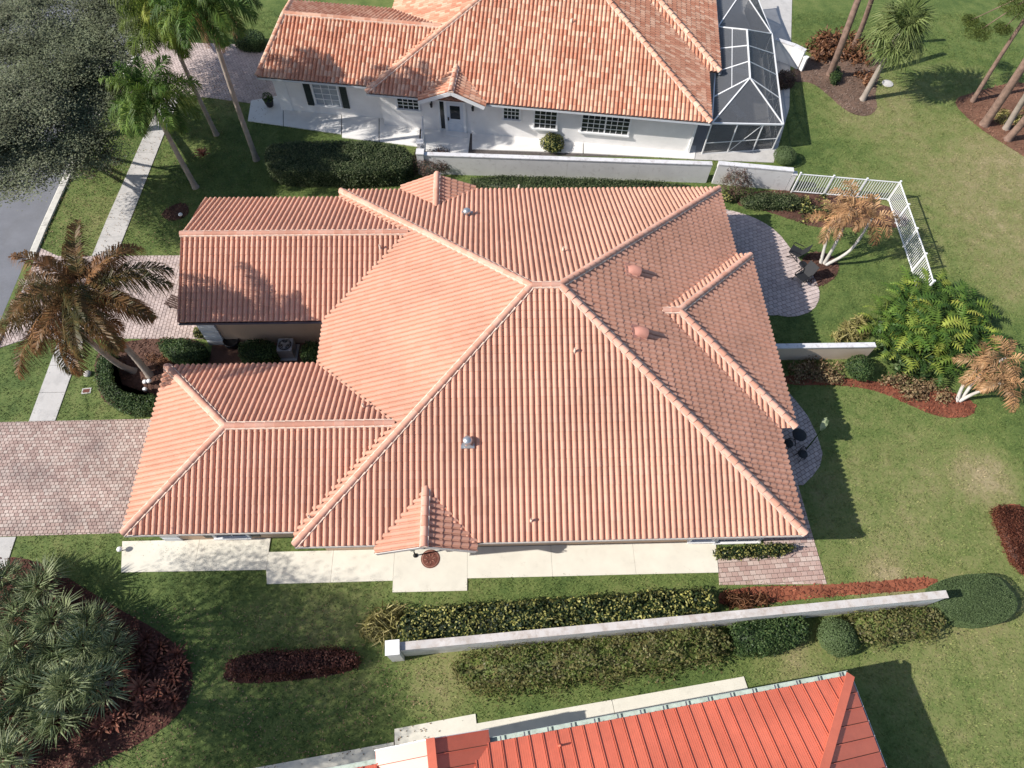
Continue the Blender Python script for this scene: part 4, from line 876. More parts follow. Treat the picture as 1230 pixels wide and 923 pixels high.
# ring hedge round the coconut palms
hedge(xy((-9.15, 11.56, 0.7), (-7.97, 11.75, 0.7), (-6.58, 11.31, 0.7), (-6.4, 10.41, 0.7), (-7.8, 10.33, 0.7), (-8.55, 10.74, 0.7)), .75, M['hedgedark'], 'dark clipped hedge piece between the palms and the side driveway', dens=480, rough=.08)
hedge(xy((-11.78, 10.75, 0.7), (-11.13, 11.09, 0.7), (-10.93, 9.99, 0.7), (-10.7, 9.12, 0.7), (-10.07, 8.55, 0.7), (-9.14, 8.34, 0.7), (-8.25, 8.33, 0.7), (-8.12, 7.41, 0.7), (-9.63, 7.44, 0.7), (-10.82, 8.19, 0.7), (-11.7, 9.52, 0.7)), .75, M['hedgedark'], 'dark clipped hedge curving round the palm bed', dens=480, rough=.08, it=2)
hedge(xy((-4.84, 11.36, 0.9), (-2.99, 11.38, 0.9), (-2.81, 10.12, 0.9), (-4.62, 10.06, 0.9)), .95, M['hedgedark'], 'boxy dark hedge beside the air conditioner in the court', dens=450)
hedge(xy((-1.66, 11.2, 0.9), (-0.69, 11.24, 0.9), (-0.55, 9.99, 0.9), (-1.5, 9.9, 0.9)), .95, M['hedgedark'], 'small boxy dark hedge on the right of the air conditioner', dens=450)
hedge(xy((-7.39, 10.19, 0.6), (-5.48, 10.16, 0.6), (-5.43, 9.86, 0.6), (-7.31, 9.8, 0.6)), .6, M['hedgedark'], 'thin dark hedge along the garage in the court', dens=450)
bush(*(-7.16, 12.31, 0)[:2], .38, .5, M['variegated'], 'small yellow green bush at the garage corner', leaf=.12, dens=350)
bush(*(12.19, 26.35, 0)[:2], .75, .85, M['variegated'], 'round yellow green bush on the white path', leaf=.10, dens=420)
bush(*(26.85, 25.04, 0)[:2], .72, .95, M['clipped'], 'round clipped green bush at the wall by the pool screen', leaf=.06, dens=800, rough=.03)
bush(*(27.11, 9.35, 0)[:2], .72, 1.05, M['hedgedark'], 'round dark green bush in front of the short tan wall', leaf=.09, dens=500, rough=.07)
bush(*(4.44, 24.32, -0)[:2], 1.0, 1.2, M['twig'], 'purplish leafed bush at the left end of the white wall', leaf=.09, dens=330, rough=.22, rx=1.2, core=False)
bush(*(5.15, 24.75, 0)[:2], .8, 1.1, M['twig'], 'purplish leafed bush against the white wall', leaf=.09, dens=330, rough=.22, core=False)
bush(*(23.1, 22.3, 0)[:2], .85, 1.5, M['twig'], 'bare purplish bush at the step in the white wall', leaf=.09, dens=300, rough=.25, core=False)
bush(*(22.63, 21.74, 0)[:2], .4, .6, M['variegated'], 'little yellow green plant below the bare bush', leaf=.14, dens=250)
hedge(xy((23.51, 21.79, 0.5), (25.43, 21.91, 0.5), (27, 21.62, 0.5), (26.77, 20.66, 0.5), (24.68, 20.82, 0.5), (23.35, 20.96, 0.5)), .55, M['hedge'], 'low green hedge behind the curved patio', dens=420, rough=.12)
hedge(xy((32.11, 33.52, 0.6), (32.85, 34.07, 0.6), (32.57, 32.62, 0.6), (31.95, 32.27, 0.6)), .55, M['hedgedark'], 'small dark shrub at the foot of the pine', dens=420)
hedge(xy((28.3, 33.53, 0.6), (29.43, 33.35, 0.6), (29.3, 32.1, 0.6), (27.99, 31.92, 0.6)), .6, M['twig'], 'brownish shrub beside the pool screen', dens=420)
hedge(xy((-9.65, 37.6, 0.8), (-7.62, 37.51, 0.8), (-7.22, 36, 0.8), (-9.41, 36.18, 0.8)), .9, M['hedgedark'], 'dark hedge beside the white house at the top edge', dens=380)
def low_clump(pts, mat, label, leaf=.22, n=60, h=.55, name='shrub', cat='shrub', group=None, wd=.38, r=.45):
    """loose clump of bigger leaves in whorls, each whorl is a leafy head"""
    p0 = pts[0]; t = thing(name, label, cat, (p0[0], p0[1], 0), 0, group); parts = []
    for x, y in pts:
        m = n; u = rng.normal(0, 1, (m, 3)); u[:, 2] = np.abs(u[:, 2]); u /= np.linalg.norm(u, axis=1)[:, None]
        P = u*(.35+.65*rng.random(m))[:, None]*np.array([r, r, h]) + np.array([x-p0[0], y-p0[1], .04]); parts.append(leaf_quads(P, u, leaf, leaf*wd))
    foliage('foliage', parts, mat, t); return t
def scatter(poly, n):
    P = np.array(poly); lo, hi = P.min(0), P.max(0); out = []
    while len(out) < n:
        p = lo+rng.random((1, 2))*(hi-lo)
        if in_poly(p, poly)[0]: out.append((float(p[0, 0]), float(p[0, 1])))
    return out
low_clump(scatter(xy((23.74, 10.02, 0), (26.26, 9.98, 0), (26.06, 8.77, 0), (23.56, 8.91, 0)), 22), M['beige'], 'pale speckled shrubs along the foot of the short tan wall', leaf=.15, n=80, wd=.5)
low_clump(scatter(xy((28.37, 9.12, 0), (29.68, 8.8, 0), (31.62, 8.27, 0), (31.2, 7.59, 0), (29.55, 7.72, 0), (28.25, 8.43, 0)), 22), M['beige'], 'pale speckled shrubs in the red mulch below the big leafy plants', leaf=.15, n=80, wd=.5)
low_clump(scatter(xy((26.49, 11.66, 0), (28.39, 12.67, 0), (28.3, 11.57, 0), (26.6, 11.23, 0)), 14), M['yellowspike'], 'pale straw strap-leaved clump at the end of the short tan wall', leaf=.55, n=40, wd=.12, h=.6)
low_clump(scatter(xy((26.01, 21.36, -0), (28.67, 21.69, 0), (28.78, 20.18, 0), (27.88, 19.65, 0), (26.25, 20.2, 0)), 18), M['variegated'], 'yellow green shrub patch at the foot of the brown palm', leaf=.22, n=50)
low_clump(scatter(xy((30.97, 36.26, 0), (33.7, 38.43, 0), (35.99, 36.65, 0), (35.06, 34.56, 0), (33.51, 35.5, 0), (31.27, 35.03, 0)), 34), M['copper'], 'copper leaved shrub mass between the pine trunks', leaf=.32, n=60, h=1.1, r=.6)
low_clump(scatter(xy((33.84, 33.45, 0), (34.96, 33.82, 0), (34.65, 32.37, 0), (33.66, 32.2, 0)), 5), M['copper'], 'small copper shrub beside the fan palm trunk', leaf=.30, n=50, h=.9)
low_clump(scatter(xy((2.58, -2.43, 0), (3.97, -2.12, 0), (4.29, -2.81, 0), (3.5, -3.13, 0), (2.79, -2.94, 0)), 9), M['yellowspike'], 'dry strap-leaved clump at the end pier of the long wall', leaf=.6, n=60, wd=.10, h=.75, r=.55)
low_clump(scatter(xy((42.12, 30.08, 0), (44.56, 29.65, 0), (44.33, 28.39, -0), (42.33, 28.4, 0)), 7), M['yellowspike'], 'dry grass tufts among the pine trunks at right', leaf=.5, n=40, wd=.1)
low_clump(scatter(xy((18.12, -1.89, 0), (19.74, -1.72, 0), (19.85, -2.08, 0), (18.35, -2.25, 0)), 5), M['copper'], 'thin brown grass tuft in the red mulch strip', leaf=.6, n=60, wd=.05, h=.5)
low_clump(scatter(xy((-9.58, 11, 0), (-8.76, 11.14, 0), (-8.26, 10.37, 0), (-8.97, 10.19, -0)), 7), M['copper'], 'rusty groundcover under the coconut palms', leaf=.12, n=90, h=.3)
low_clump(scatter(xy((-17.62, 25.51, 0), (-15.21, 26.38, 0), (-14.05, 23.82, 0), (-16.16, 23.35, 0)), 12), M['twig'], 'thin brownish shrub under the oak on the verge', leaf=.12, n=60, h=.6)
def rosette(x, y, mat, label, nl=16, L=.55, w=.10, group=None, name='bromeliad', cat='plant', up=.6):
    t = thing(name, label, cat, (x, y, 0), random.random()*6, group); base = None
    mb = MB(); pts = []
    for s, z, ww in ((0, 0, .5), (.35, .28, 1), (.75, .36, .8), (1, .26, .08)): pts += [(s*L, -w/2*ww, z*up), (s*L, w/2*ww, z*up)]
    mb.add(pts, [(0, 2, 3, 1), (2, 4, 5, 3), (4, 6, 7, 5)], .5); me = mb.mesh('leaf', mat)
    for i in range(nl):
        m4 = Matrix.Translation((0, 0, .05+.02*i*.3)) @ Matrix.Rotation(i*2.4, 4, 'Z') @ Matrix.Rotation(-.15-.5*(i/nl), 4, 'Y') @ Matrix.Scale(1-.3*i/nl, 4); link('leaf', me, t, mat4=m4)
    return t
rosette(*(-9.66, 25.67, 0)[:2], M['ti'], 'spiky red bromeliad alone on the shaded lawn', 24, .62, .11)
ords_t = ['first', 'second', 'third', 'fourth', 'fifth', 'sixth']
tis = [(-6.24, -4.81), (-5.9, -5.43), (-5.5, -4.89), (-5.11, -4.22), (-5.79, -3.88), (-5.06, -5.09), (-5, -3.65), (-6.91, -6.05), (-7.32, -6.22), (-6.6, -5.77), (-6.32, -4.19), (-5.74, -5.55), (-9.2, -5.9), (-4.99, -4.5), (-6.62, -3.51), (-5.75, -3.31), (-6.39, -3.03), (-7.48, -6.33), (-4.75, -4.04), (-4.74, -5.34)]
tis_o = sorted(range(len(tis)), key=lambda i: tis[i][1]); trow = {}
for k, i in enumerate(tis_o): trow[i] = k//4
for i, q in enumerate(tis):
    mates = sorted([j for j in trow if trow[j] == trow[i]], key=lambda j: tis[j][0]); pos_ = ', %s from the left in the %s row up' % (ords_t[mates.index(i)], ords_t[trow[i]])
    w_ = q; rosette(w_[0], w_[1], M['ti'] if i in (0, 1, 2, 7, 8) else M['redleaf'], ('glossy copper pink strap plant' if i in (0, 1, 2, 7, 8) else 'dark wine red strap plant')+pos_, 18, .62 if i else .75, .12, 'red plants in the dark red bed')
# ---------------------------------------------------------------- palms and trees
def frond_mesh(name, mat, L=3.0, n=34, ll=.6, e0=50, e1=-30, w=.05, plume=.0, droop=.5, seed=0, stem=.03):
    """a feather frond growing along +x from the origin, rising at e0 degrees and ending at e1"""
    rg = np.random.default_rng(seed); mb = MB(); m = 14; pts = [np.zeros(3)]; dirs = []
    for i in range(m):
        a = math.radians(e0+(e1-e0)*(i/(m-1))**1.15); d = np.array([math.cos(a), 0, math.sin(a)]); dirs.append(d); pts.append(pts[-1]+d*L/m)
    pts = np.array(pts); yaw = rg.normal(0, .12); pts[:, 1] = yaw*(pts[:, 0]**2)/max(L, 1)*.4
    mb.tube([tuple(p) for p in pts], [stem*(1-.85*i/m) for i in range(m+1)], 4, .75)
    for i in range(n):
        t = .13+.87*(i+.5)/n; f = t*m; k = min(m-1, int(f)); p = pts[k]+(pts[k+1]-pts[k])*(f-k); d = dirs[k]; up = np.array([-d[2], 0, d[0]])
        l = ll*(math.sin(math.pi*min(1, .12+.9*t))**.6)*(.85+.3*rg.random())
        for s in (-1, 1):
            lift = .25+rg.normal(0, .12)+plume*rg.normal(0, .8); v = np.array([0, s, 0])*1.0+d*(.55+.5*t)+up*lift; v /= np.linalg.norm(v)
            side = np.cross(v, up); side /= max(1e-6, np.linalg.norm(side)); mid = p+v*l*.55; tip = p+v*l+np.array([0, 0, -1])*l*droop*(.7+.6*rg.random())
            r = float(np.clip(.45+rg.normal(0, .22), 0, 1)); ww = w*(.8+.4*rg.random())
            mb.add([p-side*ww*.25, p+side*ww*.25, mid+side*ww*.5, mid-side*ww*.5, tip], [(0, 1, 2, 3), (3, 2, 4)], r)
    return mb.mesh(name, mat)
def trunk(t, pts, r0, r1, mat, n=10, bulge=0, rings=0):
    o = Vector(t.location); k = len(pts); P = []; Rr = []
    for i in range(40):
        f = i/39*(k-1); j = min(k-2, int(f)); u = f-j
        p0, p1, p2, p3 = (Vector(pts[max(0, min(k-1, q))]) for q in (j-1, j, j+1, j+2))
        p = .5*((2*p1)+(-p0+p2)*u+(2*p0-5*p1+4*p2-p3)*u*u+(-p0+3*p1-3*p2+p3)*u**3); P.append(p-o)
        s = i/39; Rr.append(r0+(r1-r0)*s+bulge*math.exp(-s*18)+(rings*(1 if i % 2 else -1)))
    mb = MB(); mb.tube(P, Rr, n); return mb.obj('trunk', mat, t)
def feather_palm(name, label, base, top_, mids, fr, r0, r1, tmat, meshes, counts, shaft=None, group=None, scale=1.0, tilt=0):
    t = thing(name, label, 'palm tree', (base[0], base[1], 0), 0, group); tp = Vector(top_)-Vector(t.location)
    trunk(t, [(base[0], base[1], -.05), *mids, top_], r0, r1, tmat, bulge=r0*.5, rings=.006)
    if shaft: mb = MB(); mb.tube([tp+Vector((0, 0, -.1)), tp+Vector((0, 0, .5)), tp+Vector((0, 0, .95))], [r1*1.1, r1*1.25, r1*.6], 10, .3); mb.obj('crownshaft', shaft, t)
    i = 0; a0 = random.random()*6
    for kind, n in counts:
        for q in range(n):
            a = a0+i*2.39996+random.gauss(0, .12); s = scale*random.uniform(.88, 1.1); me = random.choice(meshes[kind]); i += 1
            z = tp.z+(.75 if shaft else .0)+random.uniform(-.1, .12)
            m4 = Matrix.Translation((tp.x, tp.y, z)) @ Matrix.Rotation(a, 4, 'Z') @ Matrix.Rotation(random.gauss(0, .1), 4, 'X') @ Matrix.Scale(s, 4); link('frond', me, t, mat4=m4)
    a = np.linspace(0, 6.28, 8); EXCL.append([(base[0]+math.cos(q)*r0*1.6, base[1]+math.sin(q)*r0*1.6) for q in a]); return t
CO = {'up': [frond_mesh('frond', M['cocoleaf'], 3.6, 84, .80, 55, -25, .045, .5, .7, s) for s in (1, 2)], 'mid': [frond_mesh('frond', M['cocoleaf'], 4.0, 90, .85, 28, -55, .045, .5, .8, s) for s in (3, 4, 5)], 'low': [frond_mesh('frond', M['cocoleaf'], 3.6, 84, .80, 0, -80, .045, .5, .8, s) for s in (6, 7)]}
feather_palm('coconut_palm', 'curved palm with the lower brown-green crown, leftmost of the pair by the driveway', (-10.17, 10.11, 0), (-10.42, 9.55, 5.6), [(-10.6, 10.06, 0.9), (-10.7, 9.88, 3)], None, .16, .11, M['palmbark'], CO, [('up', 5), ('mid', 10), ('low', 3)], group=None, scale=.82)
feather_palm('coconut_palm', 'curved palm with the higher brown-green crown, nearer the house of the pair', (-9.31, 9.85, 0), (-9.01, 9.9, 7), [(-9.56, 10.14, 1.6), (-9.57, 10.07, 4)], None, .17, .12, M['palmbark'], CO, [('up', 5), ('mid', 11), ('low', 4)], scale=.92)
RO = {'up': [frond_mesh('frond', M['royalleaf'], 2.7, 96, .75, 66, -5, .042, 1.0, .45, s) for s in (11, 12)], 'mid': [frond_mesh('frond', M['royalleaf'], 3.0, 104, .80, 32, -55, .042, 1.0, .6, s) for s in (13, 14, 15)], 'low': [frond_mesh('frond', M['royalleaf'], 2.8, 96, .75, 5, -75, .042, .8, .65, s) for s in (16, 17)],
      'dead': [frond_mesh('frond', M['deadleaf'], 2.3, 30, .45, -30, -85, .03, .5, .8, s) for s in (18, 19)]}
feather_palm('queen_palm', 'shortest of the three feathery green palms on the shaded front lawn', (-9.66, 23.08, 0), (-9.79, 23.25, 5.4), [(-9.76, 23.16, 2.6)], None, .17, .11, M['palmbark'], RO, [('up', 6), ('mid', 10), ('low', 5)], M['royalleaf'], scale=.95)
RG = {k: [frond_mesh('frond', M['royalgold'], 2.9, 100, .8, *e, .042, 1.0, .6, s) for s in ss] for k, e, ss in (('up', (64, -10), (31, 32)), ('mid', (32, -55), (33, 34)), ('low', (5, -75), (35, 36)))}
feather_palm('queen_palm', 'middle one of the three feathery green palms, its thin trunk crossing the far driveway', (-9.27, 27.72, 0), (-9.35, 27.66, 7), [(-9.3, 27.57, 3.4)], None, .15, .10, M['palmbark'], RG, [('up', 6), ('mid', 9), ('low', 5)], M['royalleaf'], scale=.95)
feather_palm('queen_palm', 'tallest feathery palm with dead brown fronds hanging under its crown', (-6.38, 25.43, 0), (-6.11, 25.67, 9), [(-6.35, 25.62, 4.2)], None, .17, .12, M['palmbark'], RO, [('up', 6), ('mid', 11), ('low', 5), ('dead', 8)], M['royalleaf'], scale=1.0)
DE = {'mid': [frond_mesh('frond', M['deadleaf'], 2.0, 30, .55, 48, -60, .05, .9, .45, s) for s in (21, 22, 23)], 'low': [frond_mesh('frond', M['deadleaf'], 1.7, 28, .5, 5, -80, .05, .9, .5, s) for s in (24, 25)]}
def triple_palm(label, stems, sc, counts):
    b = stems[0][0]; t = thing('dead_palm', label, 'palm tree', (b[0], b[1], 0)); o = Vector(t.location)
    for base, m, tp in stems:
        trunk(t, [(base[0], base[1], -.05), m, tp], .10, .06, M['palebark'], 8, .03).name = 'stem'
        T_ = Vector(tp)-o; a0 = random.random()*6
        for i in range(counts):
            k = 'mid' if i < counts*.6 else 'low'
            m4 = Matrix.Translation(T_+Vector((0, 0, random.uniform(-.15, .1)))) @ Matrix.Rotation(a0+i*2.4+random.gauss(0, .15), 4, 'Z') @ Matrix.Scale(sc*random.uniform(.8, 1.15), 4); link('frond', random.choice(DE[k]), t, mat4=m4)
triple_palm('dead brown palm with three pale stems in the round bed by the fence', [((27.17, 16.72, 0), (27.04, 17.23, 1.4), (26.91, 17.63, 2.7)), ((27.35, 16.66, 0), (27.39, 16.87, 1.8), (27.53, 17.51, 3.7)), ((27.43, 16.59, 0), (28.22, 16.49, 1.4), (28.6, 16.95, 3.4))], .95, 8)
triple_palm('dead brown palm with forked pale stem at the tip of the red mulch bed', [((31.89, 7.58, -0), (31.86, 8.05, 0.9), (32, 8.33, 2.2)), ((31.98, 7.58, 0), (32.36, 7.61, 0.8), (32.57, 7.27, 2.4)), ((32.1, 7.67, 0), (32.51, 8.32, 1.4), (33.07, 8.55, 2.6))], .95, 7)
def fan_mesh(mat, pet=.5, n=22, L=.62, w=.05, spread=250, droop=.25, cone=.25, seed=0):
    """a fan leaf: a stalk along +x, then narrow blades radiating in a shallow cone"""
    rg = np.random.default_rng(seed); mb = MB(); mb.bar((0, 0, 0), (pet, 0, 0), .025, .015, .6); h = Vector((pet, 0, 0))
    for i in range(n):
        a = math.radians(-spread/2+spread*i/(n-1)+rg.normal(0, 3)); d = Vector((math.cos(a), math.sin(a), cone+rg.normal(0, .07))).normalized(); l = L*(.78+.22*math.cos(a*.7))*(.9+.2*rg.random()); s = Vector((-math.sin(a), math.cos(a), 0))
        b = h+d*l*.55; tip = h+d*l+Vector((0, 0, -droop*l*(.5+rg.random()))); r = float(np.clip(.5+rg.normal(0, .25), 0, 1)); k = Vector((0, 0, w*.22))
        mb.add([h, b-s*w*.5, b+k, b+s*w*.5, tip], [(0, 1, 2), (0, 2, 3), (1, 4, 2), (2, 4, 3)], r)
    return mb.mesh('fan_leaf', mat)
def fan_plant(name, label, base, tp, meshes, n, group=None, tmat=None, r=.15, lo=-25, hi=78, scale=1.0, cat='palm tree'):
    t = thing(name, label, cat, (base[0], base[1], 0), 0, group); T_ = Vector(tp)-Vector(t.location)
    if tmat: trunk(t, [(base[0], base[1], -.05), tuple((Vector(base)+Vector(tp))/2), tp], r*1.1, r*.95, tmat, 10, r*.4, .008)
    a0 = random.random()*6
    for i in range(n):
        e = math.radians(hi+(lo-hi)*(i/(n-1))**.9+random.gauss(0, 6))
        m4 = Matrix.Translation(T_) @ Matrix.Rotation(a0+i*2.39996+random.gauss(0, .1), 4, 'Z') @ Matrix.Rotation(-e, 4, 'Y') @ Matrix.Rotation(random.gauss(0, .25), 4, 'X') @ Matrix.Scale(scale*random.uniform(.8, 1.15), 4); link('fan_leaf', random.choice(meshes), t, mat4=m4)
    return t
SF = [fan_mesh(M['sabal'], .95, 28, 1.1, .075, 250, .5, .2, s) for s in range(4)]
fan_plant('fan_palm', 'single fan palm with green crown on the lawn at upper right', (33.77, 30.97, 0), (34.01, 31.3, 4.6), SF, 38, None, M['palmbark'], .17, -45, 80, 1.15)
PF = [fan_mesh(M['palmetto'], .45, 26, 1.05, .05, 200, .30, .45, s+9) for s in range(5)]
pal = [(-11.2, -6.99), (-9.81, -7.23), (-11.69, -5.74), (-10.28, -5.96), (-8.78, -5.82), (-11.45, -4.54), (-9.93, -4.77), (-8.4, -4.87), (-7.47, -4.65), (-12.29, -3.39), (-10.9, -3.36), (-9.49, -3.59), (-8.27, -3.37), (-7.39, -3.39), (-12.58, -1.93), (-11.29, -2.1), (-9.78, -2.34), (-8.37, -2.51), (-13.37, -0.6), (-12.15, -0.71), (-10.86, -1.02)]
rows_p = ['first', 'second', 'third', 'fourth', 'fifth', 'topmost']; per_p = [2, 3, 4, 5, 4, 3]; ords = ['first', 'second', 'third', 'fourth', 'fifth', 'sixth']
plab = ['silvery green fan palmetto, %s from the left in the %s row up of its clump' % (ords[j], rows_p[i]) for i, n_ in enumerate(per_p) for j in range(n_)]
for i, q in enumerate(pal):
    w_ = q; sc = .95+.3*random.random()
    fan_plant('palmetto', plab[i], (*w_[:2], 0), (w_[0], w_[1], .3+random.random()*.9), PF, 9, 'palmettos in the dark red bed', M['palmbark'], .08, lo=5, hi=80, scale=sc, cat='palm')
def pine(label, pts, r0, r1, tufts, name='pine_tree', tmat='pinebark'):
    t = thing(name, label, 'tree', (pts[0][0], pts[0][1], 0)); trunk(t, [(pts[0][0], pts[0][1], -.05), *pts[1:]], r0, r1, M[tmat], 10, r0*.4)
    if tufts:
        o = Vector(t.location); parts = []; mb = MB()
        for c, r, n in tufts:
            u = rng.normal(0, 1, (n, 3)); u /= np.linalg.norm(u, axis=1)[:, None]; P = np.array(Vector(c)-o) + u*(rng.random(n)**.4)[:, None]*np.array([r, r, r*.5]); parts.append(leaf_quads(P, u, .34, .018, .6, 0)); mb.tube([Vector(pts[-1])-o, (Vector(c)-o)], [.06, .02], 6)
        mb.obj('limb', M[tmat], t); foliage('crown', parts, M['pine'], t)
    EXCL.append([(pts[0][0]+math.cos(a)*r0*1.5, pts[0][1]+math.sin(a)*r0*1.5) for a in np.linspace(0, 6.28, 8)]); return t
pine('straight pine trunk rising out of the copper shrubs', [(32.23, 33.64, 0), (31.75, 33.21, 2.9), (31.87, 34.32, 7)], .24, .19, [])
pine('thinner pine trunk behind the copper shrubs', [(34.87, 36.85, 0), (34.51, 36.61, 2.4), (33.73, 36.17, 6)], .20, .15, [])
pine('thin leaning pine with green tufts at upper right', [(41.4, 30.77, 0), (41.49, 31.16, 2.5), (41.57, 31.41, 5.2), (41.84, 31.7, 7.5)], .15, .10, [((39.65, 32.11, 4.2), .9, 700), ((39.78, 33.58, 4), .6, 400), ((40.88, 31.75, 4.6), .6, 420), ((40.19, 31, 6.5), 1.1, 800)])
pine('thick leaning pine trunk, upper of the pair at the right edge', [(41.31, 28.41, 0), (41.2, 28.46, 2.4), (41.11, 28.69, 5.5)], .28, .22, [])
pine('pale pine trunk between the two thick trunks at the right edge', [(42.62, 27.99, 0), (42.39, 28, 1.5), (41.74, 27.65, 4)], .2, .17, [], tmat='palmbark')
pine('thick leaning pine trunk, lowest one at the right edge', [(42.32, 26.95, -0), (42.41, 26.96, 1.5), (42.29, 26.87, 4)], .24, .2, [])
def oak(label, base, height, crown, r=.3, clumps=260, per=70, seed=0, leaf=.115, spread=.42):
    """crown: list of (centre, rx, ry, rz) lobes"""
    rg = np.random.default_rng(seed); t = thing('oak_tree', label, 'tree', (base[0], base[1], 0)); o = np.array([base[0], base[1], 0.])
    trunk(t, [(base[0], base[1], -.1), (base[0]+.2, base[1]+.1, height*.25), (base[0], base[1], height*.45)], r, r*.7, M['bark'], 10, r*.5); parts = []; mb = MB(); st = Vector((0, 0, height*.42))
    for c, rx, ry, rz in crown:
        c = np.array(c)-o; m = int(clumps*rx*ry/16)
        u = rg.normal(0, 1, (m, 3)); u /= np.linalg.norm(u, axis=1)[:, None]; u[:, 2] = np.abs(u[:, 2])*1.1-.15; cc = c+u*(.5+.5*rg.random(m))[:, None]*np.array([rx, ry, rz*.62])
        mid = Vector(c)*.55+st*.45+Vector((0, 0, -rz*.2)); mb.tube([st, mid, Vector(c)], [r*.5, r*.3, .06], 7)
        for q in cc[:max(6, m//5)]: mb.tube([mid.lerp(Vector(c), rg.random()), Vector(q)], [.06, .012], 4, cap=False)
        P = cc[:, None, :]+rg.normal(0, 1, (m, per, 3))*np.array([spread, spread, spread*.2]); P = P.reshape(-1, 3); N = np.tile([0, 0, 1.], (len(P), 1)); parts.append(leaf_quads(P, N, leaf, leaf*.58, 1.6))
    mb.obj('limb', M['bark'], t); foliage('crown', parts, M['oakleaf'], t); return t
oak('grey-green oak spreading over the street at the top left corner', (-16.9, 27.6), 8, [((-13.27, 25.03, 5.2), 2.6, 2.6, 1.5), ((-14.96, 22.09, 5.4), 2.9, 2.7, 1.5), ((-12.84, 28.75, 6.2), 2.8, 2.8, 1.5), ((-15.21, 26.21, 6.4), 3.0, 3.0, 1.6), ((-13.68, 21.01, 4.4), 1.9, 1.7, 1.2)], .3, 300, 150, 1)
oak('grey-green oak behind the street oak, cut by the left edge', (-23.5, 26.0), 8, [((-16.51, 22.13, 6.4), 3.0, 2.9, 1.6), ((-18.15, 27.81, 6.8), 3.2, 3.0, 1.6), ((-15.35, 18.92, 5.2), 2.3, 1.9, 1.2), ((-18.73, 20.64, 6.6), 3.0, 3.2, 1.5)], .3, 280, 150, 2)
oak('grey-green oak near the top edge left of the far driveway', (-17.2, 38.5), 8, [((-14.27, 31.77, 6.8), 3.0, 2.8, 1.5), ((-12.56, 32.39, 6.2), 2.0, 2.0, 1.2), ((-18.08, 32.23, 7), 3.2, 3.0, 1.5)], .3, 280, 150, 3)
SH = [((-15.2, -3.9, 8.6), 3.2, 2.6, 1.7), ((-14.2, -7.8, 8.8), 3.2, 3.0, 1.7), ((-14.8, -5.7, 11.2), 3.0, 2.4, 1.4), ((-13.6, -9.2, 11.0), 3.2, 2.6, 1.4)]
oak('tall oak standing left of the palmetto bed', (-16.8, -5.6), 10, SH, .2, 200, 90, 4, .11, .6)
# philodendron mass: one plant, every leaf a part
def philo_mesh(seed):
    rg = np.random.default_rng(seed); mb = MB(); L = .82; n = 7; mid = []
    for i in range(n+1): s = i/n; mid.append(np.array([s*L, 0, .10*math.sin(math.pi*s)-.28*s*s]))
    for i in range(n):
        s = (i+.5)/n; wd = .36*(math.sin(math.pi*(.22+.74*s))**.7); a, b = mid[i], mid[i+1]
        for sg in (-1, 1):
            back = np.array([wd*(.95*s-.25)+.03, sg*wd*(.9+.2*rg.random()), -wd*.28+rg.normal(0, .02)]); c = (a+b)/2+back; k = (a+b)/2+back*.5+np.array([.022, 0, .02]); k2 = (a+b)/2+back*.5-np.array([.026, 0, -.02]); r = float(np.clip(.5+rg.normal(0, .12), 0, 1))
            mb.add([a, b, k, c, k2], [(0, 1, 2, 4), (4, 2, 3)] if sg < 0 else [(1, 0, 4, 2), (2, 4, 3)], r)
    mb.bar((-.7, 0, -.35), (0, 0, 0), .03, .03, .4)
    return mb.mesh('leaf', M['philo'])
PM = [philo_mesh(s) for s in range(5)]
PH = xy((29.86, 13.37, 0), (31.34, 14.62, 0), (33.11, 14.89, 0), (34.4, 14.46, 0), (35.39, 13.29, 0), (35.18, 12.01, 0), (33.84, 10.42, -0), (32.02, 9.16, 0), (30.27, 8.59, 0), (28.93, 9.21, 0), (28.34, 10.51, 0), (28.82, 12.11, 0))
ph = thing('philodendron', 'big mass of split-leaf plants with glossy green leaves beside the fence', 'plant', (*np.mean(PH, 0), 0)); po = np.mean(PH, 0); EXCL.append(PH)
heads = scatter(PH, 36); cnt = 0
for hx, hy in heads:
    dz = .5+.55*random.random()+.5*max(0, 1-np.hypot(hx-po[0], hy-po[1])/2.5); a0 = random.random()*6
    for i in range(8):
        if cnt >= 290: break
        e = math.radians(62-12*i+random.gauss(0, 8))
        m4 = Matrix.Translation((hx-po[0], hy-po[1], dz)) @ Matrix.Rotation(a0+i*2.4+random.gauss(0, .15), 4, 'Z') @ Matrix.Translation((.42+.03*i, 0, .25-.02*i)) @ Matrix.Rotation(-e*.55, 4, 'Y') @ Matrix.Rotation(random.gauss(0, .25), 4, 'X') @ Matrix.Scale(random.uniform(.72, 1.12), 4)
        link('leaf', random.choice(PM), ph, mat4=m4); cnt += 1
def drop_inner(): pass
u = rng.random((5200, 2)); lo, hi = np.min(PH, 0), np.max(PH, 0); p = lo+u*(hi-lo); p = p[in_poly(p, PH)]
foliage('underleaf', [leaf_quads(np.c_[p-po, .1+rng.random(len(p))*.7], np.tile([0, 0, 1.], (len(p), 1)), .3, .14)], M['hedgedark'], ph)
